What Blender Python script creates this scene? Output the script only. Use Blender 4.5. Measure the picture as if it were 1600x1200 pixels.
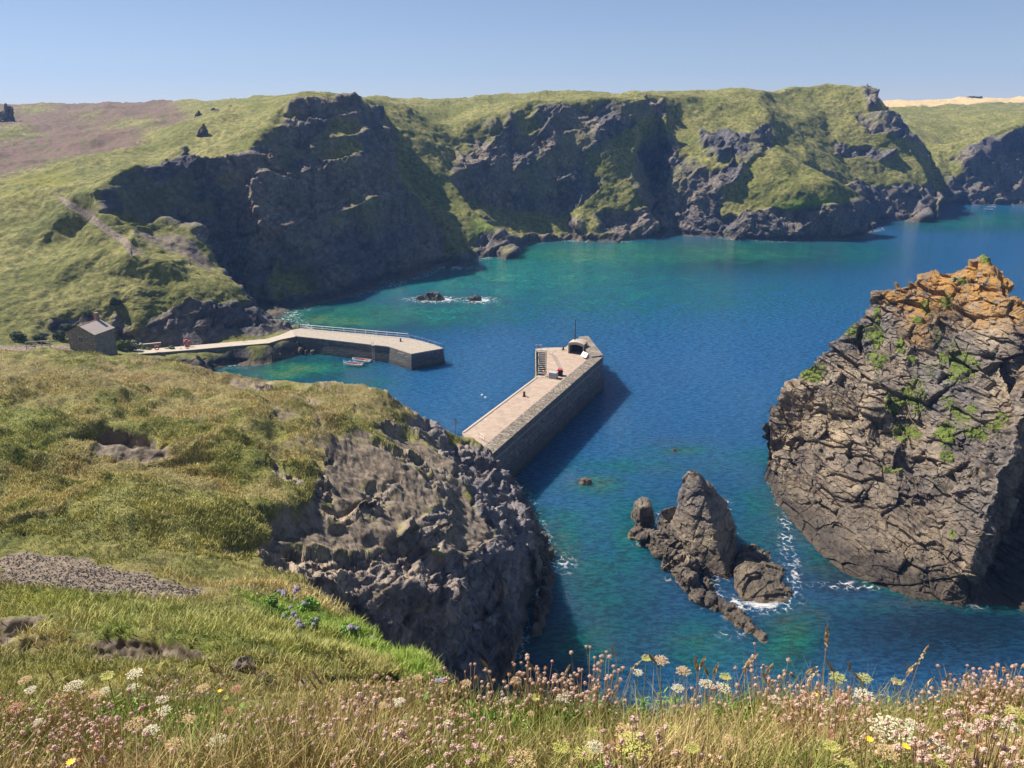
import bpy, bmesh, math, random
import numpy as np
from mathutils import Vector, Matrix, geometry
for o in list(bpy.data.objects): bpy.data.objects.remove(o)
R = math.radians
SC = bpy.context.scene
COL = SC.collection
rnd = random.Random(7)
# ------------------------------------------------------------------ camera, sky, sun, exposure
EYE = 60.0; FPX = 1209.0; PITCH = R(19.6)
cam = bpy.data.cameras.new('camera'); camo = bpy.data.objects.new('camera', cam); COL.objects.link(camo)
camo.location = (0, 0, EYE); camo.rotation_euler = (R(90) - PITCH, 0, 0)
cam.sensor_width = 36; cam.lens = 36 * FPX / 1600; cam.clip_start = 0.05; cam.clip_end = 20000
SC.camera = camo
SUN_AZ, SUN_EL = -65.0, 49.0        # azimuth in degrees from straight ahead (+Y), negative is to the left
world = bpy.data.worlds.new('World'); SC.world = world; world.use_nodes = True
wn = world.node_tree.nodes; wl = world.node_tree.links
bg = wn['Background']; sky = wn.new('ShaderNodeTexSky'); sky.sky_type = 'NISHITA'; sky.sun_disc = False
sky.sun_elevation = R(SUN_EL); sky.sun_rotation = R(SUN_AZ); sky.altitude = 60
sky.air_density = 0.75; sky.dust_density = 0.0; sky.ozone_density = 4.0
tint = wn.new('ShaderNodeMix'); tint.data_type = 'RGBA'; tint.blend_type = 'MULTIPLY'; tint.inputs[0].default_value = 1; tint.inputs[7].default_value = (.93, .93, 1.05, 1)
gm_ = wn.new('ShaderNodeGamma'); gm_.inputs[1].default_value = .67; wl.new(sky.outputs[0], gm_.inputs[0]); wl.new(gm_.outputs[0], tint.inputs[6]); wl.new(tint.outputs[2], bg.inputs[0]); bg.inputs[1].default_value = 0.1
sun = bpy.data.lights.new('sun', 'SUN'); suno = bpy.data.objects.new('sun', sun); COL.objects.link(suno)
sun.energy = 4.8; sun.angle = R(0.5); sun.color = (1, 0.94, 0.85)
sd = Vector((math.sin(R(SUN_AZ)) * math.cos(R(SUN_EL)), math.cos(R(SUN_AZ)) * math.cos(R(SUN_EL)), math.sin(R(SUN_EL))))
suno.rotation_euler = sd.to_track_quat('Z', 'Y').to_euler()
vs = SC.view_settings; vs.view_transform = 'Standard'; vs.look = 'None'; vs.gamma = 1; vs.exposure = 0.86; vs.use_curve_mapping = False
SC.cycles.max_bounces = 6; SC.cycles.diffuse_bounces = 3; SC.cycles.glossy_bounces = 2; SC.cycles.volume_bounces = 1
SC.cycles.use_denoising = True
# ------------------------------------------------------------------ projection helpers (picture 1600 x 1200 <-> world)
CP, SP = math.cos(PITCH), math.sin(PITCH)
def ray(px, py):
    u = (px - 800) / FPX; v = (600 - py) / FPX
    return u, CP + v * SP, -SP + v * CP
def Z(px, py, z):
    a, b, c = ray(px, py)
    if z < -.3: return H(px, -EYE / c * b, z)      # sea bed: under the point of the surface seen there
    t = (z - EYE) / c; return (a * t, b * t, z)
def D(px, py, Y):
    a, b, c = ray(px, py); t = Y / b; return (a * t, Y, EYE + c * t)
def H(px, Y, z):
    d = Y * CP + (EYE - z) * SP
    return ((px - 800) / FPX * d, Y, z)
def project(P):
    x, y, z = P[..., 0], P[..., 1], P[..., 2] - EYE
    d = y * CP - z * SP; v = y * SP + z * CP
    return 800 + FPX * x / d, 600 - FPX * v / d
# ------------------------------------------------------------------ noise
_rs = np.random.RandomState(11)
_T = _rs.uniform(-1, 1, (64, 64, 64)).astype(np.float32)
_J = _rs.uniform(0, 1, (32, 32, 32, 3)).astype(np.float32)
def vn(p, s=1.0, seed=0):
    q = np.asarray(p, np.float32) / s + np.float32(seed * 17.31 + 500)
    i = np.floor(q).astype(np.int32); f = q - i; f = f * f * f * (f * (f * 6 - 15) + 10)
    a, b, c = (i[..., k] & 63 for k in range(3)); a1, b1, c1 = (a + 1) & 63, (b + 1) & 63, (c + 1) & 63
    fx, fy, fz = f[..., 0], f[..., 1], f[..., 2]
    l = lambda u, v, t: u + (v - u) * t
    return l(l(l(_T[a, b, c], _T[a1, b, c], fx), l(_T[a, b1, c], _T[a1, b1, c], fx), fy),
             l(l(_T[a, b, c1], _T[a1, b, c1], fx), l(_T[a, b1, c1], _T[a1, b1, c1], fx), fy), fz)
def fbm(p, s, n=4, seed=0, gain=.5):
    r = 0; a = 1
    for k in range(n): r = r + a * vn(p, s / 2 ** k, seed + k); a *= gain
    return r
def ridged(p, s, n=3, seed=0):
    r = 0; a = 1
    for k in range(n): r = r + a * (1 - 2 * np.abs(vn(p, s / 2 ** k, seed + k))); a *= .5
    return r
def worley(p, s, seed=0, tilt=False):
    q = np.asarray(p, np.float32) / s + np.float32(seed * 9.7 + 300)
    b = np.floor(q - .5).astype(np.int32)
    f1 = np.full(q.shape[:-1], 9., np.float32); f2 = f1.copy(); cid = np.zeros_like(f1); dv = np.zeros(q.shape, np.float32)
    for dx in (0, 1):
        for dy in (0, 1):
            for dz in (0, 1):
                c = b + np.array([dx, dy, dz]); m = c & 31
                j = _J[m[..., 0], m[..., 1], m[..., 2]]
                e = (q - c - .15 - .7 * j).astype(np.float32); d = np.sqrt((e ** 2).sum(-1))
                near = d < f1
                f2 = np.where(near, f1, np.minimum(f2, d)); cid = np.where(near, j[..., 0], cid); dv = np.where(near[..., None], e, dv); f1 = np.where(near, d, f1)
    if not tilt: return f1, f2, cid
    r = np.stack([(cid * k) % 1 - .5 for k in (37.1, 91.7, 53.3)], -1)
    return f1, f2, cid, (dv * r).sum(-1)      # the last: a flat face tilted its own way in every block
def rot_bed(p, strike=35, dip=50):
    "coordinates along the bedding of the rock"
    m = np.array((Matrix.Rotation(R(dip), 3, 'Y') @ Matrix.Rotation(R(strike), 3, 'Z')), np.float32)
    return np.asarray(p, np.float32) @ m.T
def sstep(a, b, x):
    t = np.clip((x - a) / (b - a), 0, 1); return t * t * (3 - 2 * t)
def slabs(sp, k=1.0, strike=-20, dip=62, big=1.0):
    "height in metres of broken, tilted slabs of rock; k scales the blocks"
    sp = np.asarray(sp, np.float32); sq = rot_bed(sp, strike, dip) * np.array([1, .45, 1], np.float32)
    sq = (sq + .3 * k * np.stack([vn(sp, 5 * k, 140), vn(sp, 5 * k, 141), vn(sp, 5 * k, 142)], -1)) / k
    f1, f2, c1, t1 = worley(sq, 6.5, 12, True); f1b, f2b, c2, t2 = worley(sq, 2.6, 15, True); f1c, f2c, c3, t3 = worley(sq, 1.05, 17, True); f1d, f2d, c4, t4 = worley(sq, .45, 19, True)
    return k * (big * (1.9 * (c1 - .5) + 4.2 * t1 - .35 * (1 - sstep(0, .05, f2 - f1))) + .9 * (c2 - .5) + 1.9 * t2 - .2 * (1 - sstep(0, .08, f2b - f1b)) * (c2 > .5) + .34 * (c3 - .5) + .7 * t3 - .08 * (1 - sstep(0, .1, f2c - f1c)) * (c3 > .6) + .13 * (c4 - .5) + .25 * t4)
# ------------------------------------------------------------------ objects
def link(o): COL.objects.link(o); return o
def tag(o, label=None, cat=None, group=None, kind=None):
    if label: o['label'] = label
    if cat: o['category'] = cat
    if group: o['group'] = group
    if kind: o['kind'] = kind
    return o
def empty(name, loc, rz=0, label=None, cat=None, group=None):
    o = bpy.data.objects.new(name, None); o.location = loc; o.rotation_euler.z = rz; o.empty_display_size = .2
    return tag(link(o), label, cat, group)
def mesh_np(name, V, F, mat, parent=None, smooth=True, attrs=None):
    V = np.asarray(V, np.float32); F = np.asarray(F, np.int32); n = F.shape[1]
    me = bpy.data.meshes.new(name)
    me.vertices.add(len(V)); me.vertices.foreach_set('co', V.ravel())
    me.loops.add(F.size); me.loops.foreach_set('vertex_index', F.ravel())
    me.polygons.add(len(F)); me.polygons.foreach_set('loop_start', np.arange(0, F.size, n, dtype=np.int32))
    me.polygons.foreach_set('use_smooth', np.full(len(F), smooth))
    me.update(calc_edges=True)
    for k, a in (attrs or {}).items():
        at = me.attributes.new(k, 'FLOAT', 'POINT'); at.data.foreach_set('value', np.asarray(a, np.float32).ravel())
    if mat: me.materials.append(mat)
    o = bpy.data.objects.new(name, me); o.parent = parent
    return link(o)
class MB:
    "collects shapes into one mesh"
    def __init__(s): s.bm = bmesh.new()
    def box(s, c, d, rz=0, bev=0, rx=0, ry=0):
        r = bmesh.ops.create_cube(s.bm, size=1)
        M = Matrix.Translation(c) @ Matrix.Rotation(rz, 4, 'Z') @ Matrix.Rotation(rx, 4, 'X') @ Matrix.Rotation(ry, 4, 'Y') @ Matrix.Diagonal((*d, 1))
        bmesh.ops.transform(s.bm, matrix=M, verts=r['verts'])
        if bev: bmesh.ops.bevel(s.bm, geom=list({e for v in r['verts'] for e in v.link_edges}), offset=bev, segments=1, affect='EDGES')
        return s
    def tube(s, a, b, r0, r1=None, n=8, cap=True):
        a, b = Vector(a), Vector(b); r1 = r0 if r1 is None else r1; d = b - a
        r = bmesh.ops.create_cone(s.bm, cap_ends=cap, segments=n, radius1=r0, radius2=max(r1, 1e-4), depth=d.length)
        M = Matrix.Translation((a + b) / 2) @ d.to_track_quat('Z', 'Y').to_matrix().to_4x4()
        bmesh.ops.transform(s.bm, matrix=M, verts=r['verts']); return s
    def ball(s, c, r, n=2, sc=(1, 1, 1)):
        q = bmesh.ops.create_icosphere(s.bm, subdivisions=n, radius=r)
        bmesh.ops.transform(s.bm, matrix=Matrix.Translation(c) @ Matrix.Diagonal((*sc, 1)), verts=q['verts']); return s
    def torus(s, c, R0, r0, M=None, n=16, m=8, a0=0, a1=2 * math.pi):
        full = abs(a1 - a0 - 2 * math.pi) < 1e-6; rows = []
        for i in range(n if full else n + 1):
            t = a0 + (a1 - a0) * i / n; ring = []
            for j in range(m):
                q = 2 * math.pi * j / m; v = Vector(((R0 + r0 * math.cos(q)) * math.cos(t), (R0 + r0 * math.cos(q)) * math.sin(t), r0 * math.sin(q)))
                if M: v = M @ v
                ring.append(s.bm.verts.new(v + Vector(c)))
            rows.append(ring)
        for i in range(n):
            A, B = rows[i], rows[(i + 1) % len(rows)]
            for j in range(m): s.bm.faces.new((A[j], B[j], B[(j + 1) % m], A[(j + 1) % m]))
        return s
    def prism(s, pts, z0, z1):
        "closed prism over a flat outline; z0, z1 numbers or lists"
        n = len(pts); g = lambda z, i: z[i] if hasattr(z, '__len__') else z
        A = [s.bm.verts.new((p[0], p[1], g(z0, i))) for i, p in enumerate(pts)]; B = [s.bm.verts.new((p[0], p[1], g(z1, i))) for i, p in enumerate(pts)]
        fs = [s.bm.faces.new(A[::-1]), s.bm.faces.new(B)]
        for i in range(n): fs.append(s.bm.faces.new((A[i], A[(i + 1) % n], B[(i + 1) % n], B[i])))
        bmesh.ops.recalc_face_normals(s.bm, faces=fs); return s
    def quad(s, *v):
        s.bm.faces.new([s.bm.verts.new(x) for x in v]); return s
    def build(s, name, mat, parent=None, smooth=False, loc=None):
        me = bpy.data.meshes.new(name); s.bm.to_mesh(me); s.bm.free()
        if smooth:
            for p in me.polygons: p.use_smooth = True
        if mat: me.materials.append(mat)
        o = bpy.data.objects.new(name, me); o.parent = parent
        if loc: o.location = loc
        return link(o)
def copy_tree(o, parent=None):
    c = o.copy(); link(c); c.parent = parent
    for ch in list(o.children): copy_tree(ch, c)
    return c
# ------------------------------------------------------------------ materials
class NT:
    def __init__(s, name):
        s.m = bpy.data.materials.new(name); s.m.use_nodes = True; s.t = s.m.node_tree; s.b = s.t.nodes['Principled BSDF']; s.out = s.t.nodes['Material Output']
        s.geo = s.t.nodes.new('ShaderNodeNewGeometry'); s.pos = s.geo.outputs['Position']
    def n(s, ty, **k):
        x = s.t.nodes.new('ShaderNode' + ty)
        for a, v in k.items(): setattr(x, a, v)
        return x
    def set(s, sock, v):
        if hasattr(v, 'is_linked') or isinstance(v, bpy.types.NodeSocket): s.t.links.new(v, sock)
        elif v is not None:
            if isinstance(v, tuple) and len(v) == 3 and sock.type == 'RGBA': v = (*v, 1)
            sock.default_value = v
    def noise(s, scale, detail=4, rough=.55, vec=None, dist=0, lac=2.0):
        x = s.n('TexNoise'); s.set(x.inputs['Vector'], s.pos if vec is None else vec); x.inputs['Scale'].default_value = scale
        x.inputs['Detail'].default_value = detail; x.inputs['Roughness'].default_value = rough; x.inputs['Distortion'].default_value = dist
        return x.outputs['Fac']
    def voro(s, scale, feat='F1', out='Distance', vec=None, rand=1):
        x = s.n('TexVoronoi', feature=feat); s.set(x.inputs['Vector'], s.pos if vec is None else vec); x.inputs['Scale'].default_value = scale
        x.inputs['Randomness'].default_value = rand; return x.outputs[out]
    def mul(s, vec, v):
        x = s.n('VectorMath', operation='MULTIPLY'); s.set(x.inputs[0], vec); x.inputs[1].default_value = v; return x.outputs[0]
    def mp(s, vec, rot=(0, 0, 0), sc=(1, 1, 1)):
        x = s.n('Mapping'); s.set(x.inputs['Vector'], vec); x.inputs['Rotation'].default_value = rot; x.inputs['Scale'].default_value = sc; return x.outputs[0]
    def math(s, op, a, b=None, c=None, clamp=False):
        x = s.n('Math', operation=op); x.use_clamp = clamp
        s.set(x.inputs[0], a); s.set(x.inputs[1], b)
        if c is not None: s.set(x.inputs[2], c)
        return x.outputs[0]
    def rng(s, v, a, b, c=0., d=1., smooth=True):
        x = s.n('MapRange'); x.interpolation_type = 'SMOOTHSTEP' if smooth else 'LINEAR'
        s.set(x.inputs[0], v)
        for i, q in enumerate((a, b, c, d)): x.inputs[i + 1].default_value = q
        return x.outputs[0]
    def ramp(s, v, stops):
        x = s.n('ValToRGB'); s.set(x.inputs[0], v); cr = x.color_ramp
        while len(cr.elements) < len(stops): cr.elements.new(.5)
        for e, (p, c) in zip(cr.elements, stops): e.position = p; e.color = (*c, 1)
        return x.outputs[0]
    def mix(s, f, a, b, mode='MIX'):
        x = s.n('Mix', data_type='RGBA', blend_type=mode); x.clamp_factor = True; x.clamp_result = False
        s.set(x.inputs[0], f); s.set(x.inputs[6], a); s.set(x.inputs[7], b); return x.outputs[2]
    def attr(s, name):
        x = s.n('Attribute', attribute_name=name); return x.outputs['Fac']
    def sep(s, v, i):
        x = s.n('SeparateXYZ'); s.set(x.inputs[0], v); return x.outputs[i]
    def bump(s, h, dist, strength=1, prev=None):
        x = s.n('Bump'); s.set(x.inputs['Height'], h); x.inputs['Distance'].default_value = dist; x.inputs['Strength'].default_value = strength
        if prev is not None: s.set(x.inputs['Normal'], prev)
        return x.outputs[0]
    def fin(s, col=None, rough=None, normal=None, metal=None, spec=None):
        if col is not None: s.set(s.b.inputs['Base Color'], col)
        if rough is not None: s.set(s.b.inputs['Roughness'], rough)
        if normal is not None: s.set(s.b.inputs['Normal'], normal)
        if metal is not None: s.set(s.b.inputs['Metallic'], metal)
        if spec is not None: s.set(s.b.inputs['Specular IOR Level'], spec)
        return s.m
def plain(name, c, rough=.7, metal=0, var=.25, scale=3.0, bump=0.0):
    t = NT(name); n = t.noise(scale, 5, .65)
    col = t.ramp(n, [(.25, tuple(x * (1 - var) for x in c)), (.75, tuple(min(1, x * (1 + var)) for x in c))])
    return t.fin(col, rough, t.bump(n, bump) if bump else None, metal)
def rock_colour(t, orange=0.0, warm=0.0, s=1.3):
    p = t.pos
    q = t.mp(p, (R(20), R(50), R(35)), (1, .35, 1))
    n1 = t.noise(.16, 6, .6, q); n2 = t.noise(s, 8, .66, q); n3 = t.noise(.5, 4, .6)
    c = t.ramp(n2, [(.25, (.06 + .04 * warm, .055 + .03 * warm, .054)), (.42, (.15 + .09 * warm, .135 + .065 * warm, .12 + .03 * warm)), (.58, (.25 + .12 * warm, .225 + .09 * warm, .20 + .04 * warm)), (.78, (.40 + .10 * warm, .37 + .07 * warm, .33))])
    c = t.mix(t.rng(n1, .35, .65), c, t.mix(.5, c, (.13, .115, .12)))
    # stains and beds at a larger scale
    c = t.mix(t.rng(t.noise(.035, 5, .65, q), .42, .60), t.mix(1.0, c, (1.15, 1.04, .88), 'MULTIPLY'), t.mix(1.0, c, (.62, .64, .72), 'MULTIPLY'))
    c = t.mix(t.rng(t.noise(.22, 4, .7, t.mp(p, (0, 0, 0), (1, 1, .18))), .50, .66, 0, .55), c, (.05, .046, .048))
    # thin darker lines along the cell edges
    v = t.rng(t.voro(.9, 'DISTANCE_TO_EDGE', vec=q), 0, .035, 1, 0)
    c = t.mix(t.math('MULTIPLY', v, .25), c, (.04, .038, .036))
    # rusty lichen
    li = t.rng(n3, .56, .68)
    c = t.mix(t.math('MULTIPLY', li, .5), c, (.22, .15, .07))
    # dark wet / barnacle band near the tide line
    z = t.sep(p, 2); zz = t.math('ADD', z, t.math('MULTIPLY', t.math('SUBTRACT', n3, .5), 3.0))
    c = t.mix(t.rng(zz, 1.6, 4.2, .6, 0), c, (.035, .030, .026))
    c = t.mix(t.rng(zz, .2, .9, .55, 0), c, (.17, .125, .075))
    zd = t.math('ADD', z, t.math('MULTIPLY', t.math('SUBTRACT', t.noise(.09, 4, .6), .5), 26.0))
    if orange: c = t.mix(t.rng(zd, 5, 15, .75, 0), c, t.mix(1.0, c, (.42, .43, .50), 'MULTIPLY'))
    if orange:
        zo = t.math('ADD', z, t.math('MULTIPLY', t.math('SUBTRACT', t.noise(.12, 3), .5), 26.0))
        m = t.math('MULTIPLY', t.rng(zo, 24, 34), t.rng(t.noise(.55, 5, .7), .34, .54))
        c = t.mix(t.math('MULTIPLY', m, orange), c, (.42, .21, .035))
    return c, n2, q
def grass_colour(t):
    n1 = t.noise(.06, 5, .6); n2 = t.noise(.55, 7, .68); n3 = t.noise(4.5, 5, .75)
    a = t.ramp(n2, [(.3, (.062, .070, .020)), (.44, (.165, .158, .042)), (.56, (.28, .25, .075)), (.72, (.40, .34, .14))])
    b = t.ramp(n2, [(.3, (.052, .062, .018)), (.5, (.15, .152, .032)), (.7, (.25, .235, .055))])
    c = t.mix(t.rng(n1, .40, .62), a, b)
    c = t.mix(t.rng(n3, .34, .52, .62, 0), c, (.022, .032, .010))
    return c, n2, n3
def terrain_material():
    t = NT('terrain')
    rc, rn, q = rock_colour(t, s=.75)
    gc, g2, g3 = grass_colour(t)
    c = t.mix(t.attr('straw'), gc, t.mix(t.rng(g3, .3, .7), (.20, .145, .06), (.36, .27, .13)))
    c = t.mix(t.attr('lush'), c, t.mix(t.rng(g3, .35, .6), (.045, .085, .010), (.17, .27, .025)))
    c = t.mix(t.math('MULTIPLY', t.attr('yellow'), t.rng(t.noise(.6, 6, .75), .42, .58)), c, t.mix(t.rng(g3, .3, .6), (.14, .14, .012), (.36, .30, .02)))
    hth = t.mix(t.rng(t.noise(.45, 6, .7), .42, .6), (.11, .10, .04), (.20, .095, .10))
    rag = t.math('MULTIPLY', t.math('SUBTRACT', t.noise(.5, 7, .75), .5), 3.0)
    ed = lambda a: t.rng(t.math('ADD', t.attr(a), rag), .35, .65)
    c = t.mix(ed('heather'), c, hth)
    c = t.mix(t.attr('field'), c, (.55, .40, .20))
    er = t.mix(t.rng(t.noise(.8, 7, .72), .35, .65), (.10, .078, .056), (.27, .21, .15))
    c = t.mix(ed('earth'), c, er)
    gv = t.mix(t.rng(t.noise(2.2, 7, .75), .35, .65), (.12, .095, .075), (.38, .29, .205))
    rag2 = t.math('MULTIPLY', t.math('SUBTRACT', t.noise(1.5, 7, .75), .5), 1.6)
    c = t.mix(t.rng(t.math('ADD', t.attr('gravel'), rag2), .35, .65), c, gv)
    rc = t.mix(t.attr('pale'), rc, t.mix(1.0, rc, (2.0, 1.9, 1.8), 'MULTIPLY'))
    c = t.mix(t.attr('rock'), c, rc)
    # bumps
    nr = t.bump(t.noise(.9, 9, .68, q), 1.1, .8)
    nr = t.bump(t.voro(1.3, 'F1', vec=q), .35, .6, nr)
    ng = t.bump(t.noise(.9, 8, .75), .8, .75)
    ne = t.bump(t.noise(1.6, 9, .7), .35, .6); y = t.n('Mix', data_type='VECTOR'); t.set(y.inputs[0], t.attr('earth')); t.set(y.inputs[4], ng); t.set(y.inputs[5], ne)
    x = t.n('Mix', data_type='VECTOR'); t.set(x.inputs[0], t.attr('rock')); t.set(x.inputs[4], y.outputs[1]); t.set(x.inputs[5], nr)
    return t.fin(c, .9, x.outputs[1], spec=.25)
def stack_material(name='stack_rock', orange=1.0, warm=1.0, green=True):
    t = NT(name); c, rn, q = rock_colour(t, orange, warm)
    if green:
        lu = t.mix(t.rng(t.noise(5, 4, .7), .35, .6), (.05, .07, .012), (.17, .22, .03))
        c = t.mix(t.attr('lush'), c, lu)
    nr = t.bump(t.noise(1.2, 10, .68, q), .8, .8)
    nr = t.bump(t.voro(2.2, 'F1', vec=q), .2, .7, nr)
    return t.fin(c, .85, nr, spec=.3)
def water_material():
    t = NT('sea_water')
    sh = t.attr('shallow'); gr = t.attr('green'); fo = t.attr('foam')
    w = t.noise(.11, 6, .68, dist=.6); w2 = t.noise(.5, 5, .7)
    shn = t.math('ADD', sh, t.math('MULTIPLY', t.math('SUBTRACT', w, .5), t.math('MULTIPLY', t.rng(sh, 0, .35), 1.5)), clamp=True)
    deep = (.017, .112, .27); mid = (.008, .125, .18); teal = (.012, .19, .17)
    c = t.ramp(shn, [(0, deep), (.4, mid), (.78, teal), (1, (.05, .24, .17))])
    g = t.ramp(shn, [(0, (.001, .012, .022)), (.4, (.002, .060, .060)), (.75, (.010, .15, .085)), (1, (.08, .17, .07))])
    c = t.mix(gr, c, g)
    # weed and ledges under the surface
    wd = t.math('MULTIPLY', t.rng(t.noise(.22, 6, .62), .52, .64), t.rng(sh, .15, .6, 0, .55))
    c = t.mix(wd, c, (.012, .045, .045))
    weed = t.math('MULTIPLY', t.attr('ledge'), t.rng(w2, .35, .62))
    c = t.mix(t.math('MULTIPLY', weed, .7), c, (.06, .085, .06))
    pw = t.n('VectorMath', operation='ADD'); t.set(pw.inputs[0], t.pos); nz = t.n('TexNoise'); t.set(nz.inputs['Vector'], t.pos); nz.inputs['Scale'].default_value = .9; nz.inputs['Detail'].default_value = 4; t.set(pw.inputs[1], nz.outputs['Color'])
    lace = t.rng(t.voro(.85, 'DISTANCE_TO_EDGE', vec=pw.outputs[0]), .02, .16, 1, 0)
    solid = t.rng(t.math('ADD', fo, t.math('MULTIPLY', t.math('SUBTRACT', t.noise(1.2, 7, .7), .5), 1.3)), .62, .85)
    f = t.math('MAXIMUM', solid, t.math('MULTIPLY', t.math('MULTIPLY', lace, t.rng(t.noise(.7, 5, .7), .45, .62)), t.rng(fo, .08, .45)))
    c = t.mix(f, c, (.72, .76, .76))
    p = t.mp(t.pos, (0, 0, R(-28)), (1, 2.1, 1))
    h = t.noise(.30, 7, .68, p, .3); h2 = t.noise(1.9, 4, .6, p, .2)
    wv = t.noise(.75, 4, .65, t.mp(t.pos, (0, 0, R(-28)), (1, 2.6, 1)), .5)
    c = t.mix(t.rng(wv, .40, .60), t.mix(1.0, c, (.66, .70, .76), 'MULTIPLY'), t.mix(1.0, c, (1.45, 1.35, 1.25), 'MULTIPLY'))  # ripple contrast of bright and dark reflections painted into the water colour
    b = t.bump(h, 2.0, .9); b = t.bump(wv, .8, .8, b); b = t.bump(h2, .5, .9, b)
    t.b.inputs['IOR'].default_value = 1.33; t.b.inputs['Subsurface Weight'].default_value = .7; t.b.inputs['Subsurface Radius'].default_value = (.5, .9, 1); t.b.inputs['Subsurface Scale'].default_value = 7.0; t.b.subsurface_method = 'BURLEY'
    return t.fin(c, t.math('ADD', t.math('MULTIPLY', f, .5), .07), b, spec=.9)
def masonry(name, c0, c1, sc=1.0, mortar=(.10, .09, .08), wet=True, bump=.08):
    "coursed rubble stone; blocks laid level"
    t = NT(name); p = t.pos
    # wrap the wall direction: use x+y as the run and z as the height
    x = t.sep(p, 0); y = t.sep(p, 1); z = t.sep(p, 2)
    cb = t.n('CombineXYZ'); t.set(cb.inputs[0], t.math('ADD', t.math('MULTIPLY', x, .62), t.math('MULTIPLY', y, .9))); t.set(cb.inputs[1], t.math('MULTIPLY', z, 1.7)); t.set(cb.inputs[2], t.math('MULTIPLY', x, .35))
    e = t.voro(1.1 * sc, 'DISTANCE_TO_EDGE', vec=cb.outputs[0], rand=.8); k = t.voro(1.1 * sc, 'F1', 'Color', vec=cb.outputs[0], rand=.8)
    n = t.noise(2.5, 6, .7)
    c = t.mix(t.sep(k, 0), c0, c1); c = t.mix(t.rng(n, .3, .7, .5, 0), c, tuple(q * .45 for q in c0))
    c = t.mix(t.rng(e, .02, .07, .85, 0), c, mortar)
    if wet:
        zz = t.math('ADD', z, t.math('MULTIPLY', t.math('SUBTRACT', t.noise(.6, 4), .5), 1.6))
        c = t.mix(t.rng(zz, 2.4, 3.6, .55, 0), c, (.06, .055, .045)); c = t.mix(t.rng(zz, .3, 1.2, .7, 0), c, (.03, .035, .02))
    b = t.bump(t.rng(e, 0, .09), bump, .9); b = t.bump(n, .05, .6, b)
    return t.fin(c, .85, b)
M = {}
M['terrain'] = terrain_material()
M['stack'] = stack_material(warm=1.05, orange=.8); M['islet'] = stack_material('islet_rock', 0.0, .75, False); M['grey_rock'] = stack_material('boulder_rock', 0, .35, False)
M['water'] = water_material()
M['pale_rock'] = stack_material('pale_boulder_rock', 0, 1.0, False)
M['wall'] = masonry('pier_masonry', (.13, .125, .12), (.27, .25, .22))
M['wall_top'] = masonry('parapet_cobbles', (.20, .155, .11), (.40, .33, .25), 1.9, wet=False)
M['deck'] = plain('concrete_deck', (.37, .275, .205), .9, var=.28, scale=.8, bump=.02)
M['deck2'] = plain('granite_deck', (.34, .285, .225), .9, var=.28, scale=1.2, bump=.02)
M['pale'] = plain('pale_concrete', (.42, .36, .28), .9, var=.2, scale=2.5)
M['road'] = plain('track_surface', (.42, .35, .27), .95, var=.15, scale=1.0)
M['steel'] = plain('galvanised_rail', (.42, .40, .38), .5, .5)
M['iron'] = plain('rusty_iron', (.06, .04, .032), .8, .2)
M['dark'] = plain('dark_interior', (.02, .02, .024), .9)
M['timber'] = plain('weathered_timber', (.42, .37, .30), .85, scale=8)
M['white'] = plain('white_paint', (.78, .78, .76), .5, var=.06)
M['red'] = plain('red_plastic', (.55, .05, .04), .5, var=.2)
M['orange'] = plain('orange_plastic', (.75, .22, .08), .5, var=.1)
M['blue'] = plain('blue_paint', (.05, .28, .45), .5, var=.15)
M['grey_box'] = plain('grey_plastic', (.36, .38, .38), .6, var=.12, scale=5)
M['slate'] = plain('slate_roof', (.36, .30, .255), .8, var=.25, scale=3)
M['cottage_wall'] = masonry('cottage_stone', (.24, .20, .16), (.44, .37, .28), 2.2, wet=False, bump=.05)
M['brick'] = plain('chimney_brick', (.30, .17, .12), .9, var=.3, scale=8)
M['glass'] = plain('window_glass', (.02, .025, .035), .1, var=.1)
M['green_slime'] = plain('weedy_timber', (.10, .11, .05), .85, var=.4, scale=5)
M['skin'] = plain('skin', (.5, .3, .22)); M['cloth_blue'] = plain('blue_cloth', (.10, .16, .35)); M['cloth_dark'] = plain('dark_cloth', (.04, .04, .05)); M['hair'] = plain('dark_hair', (.04, .025, .015))
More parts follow.
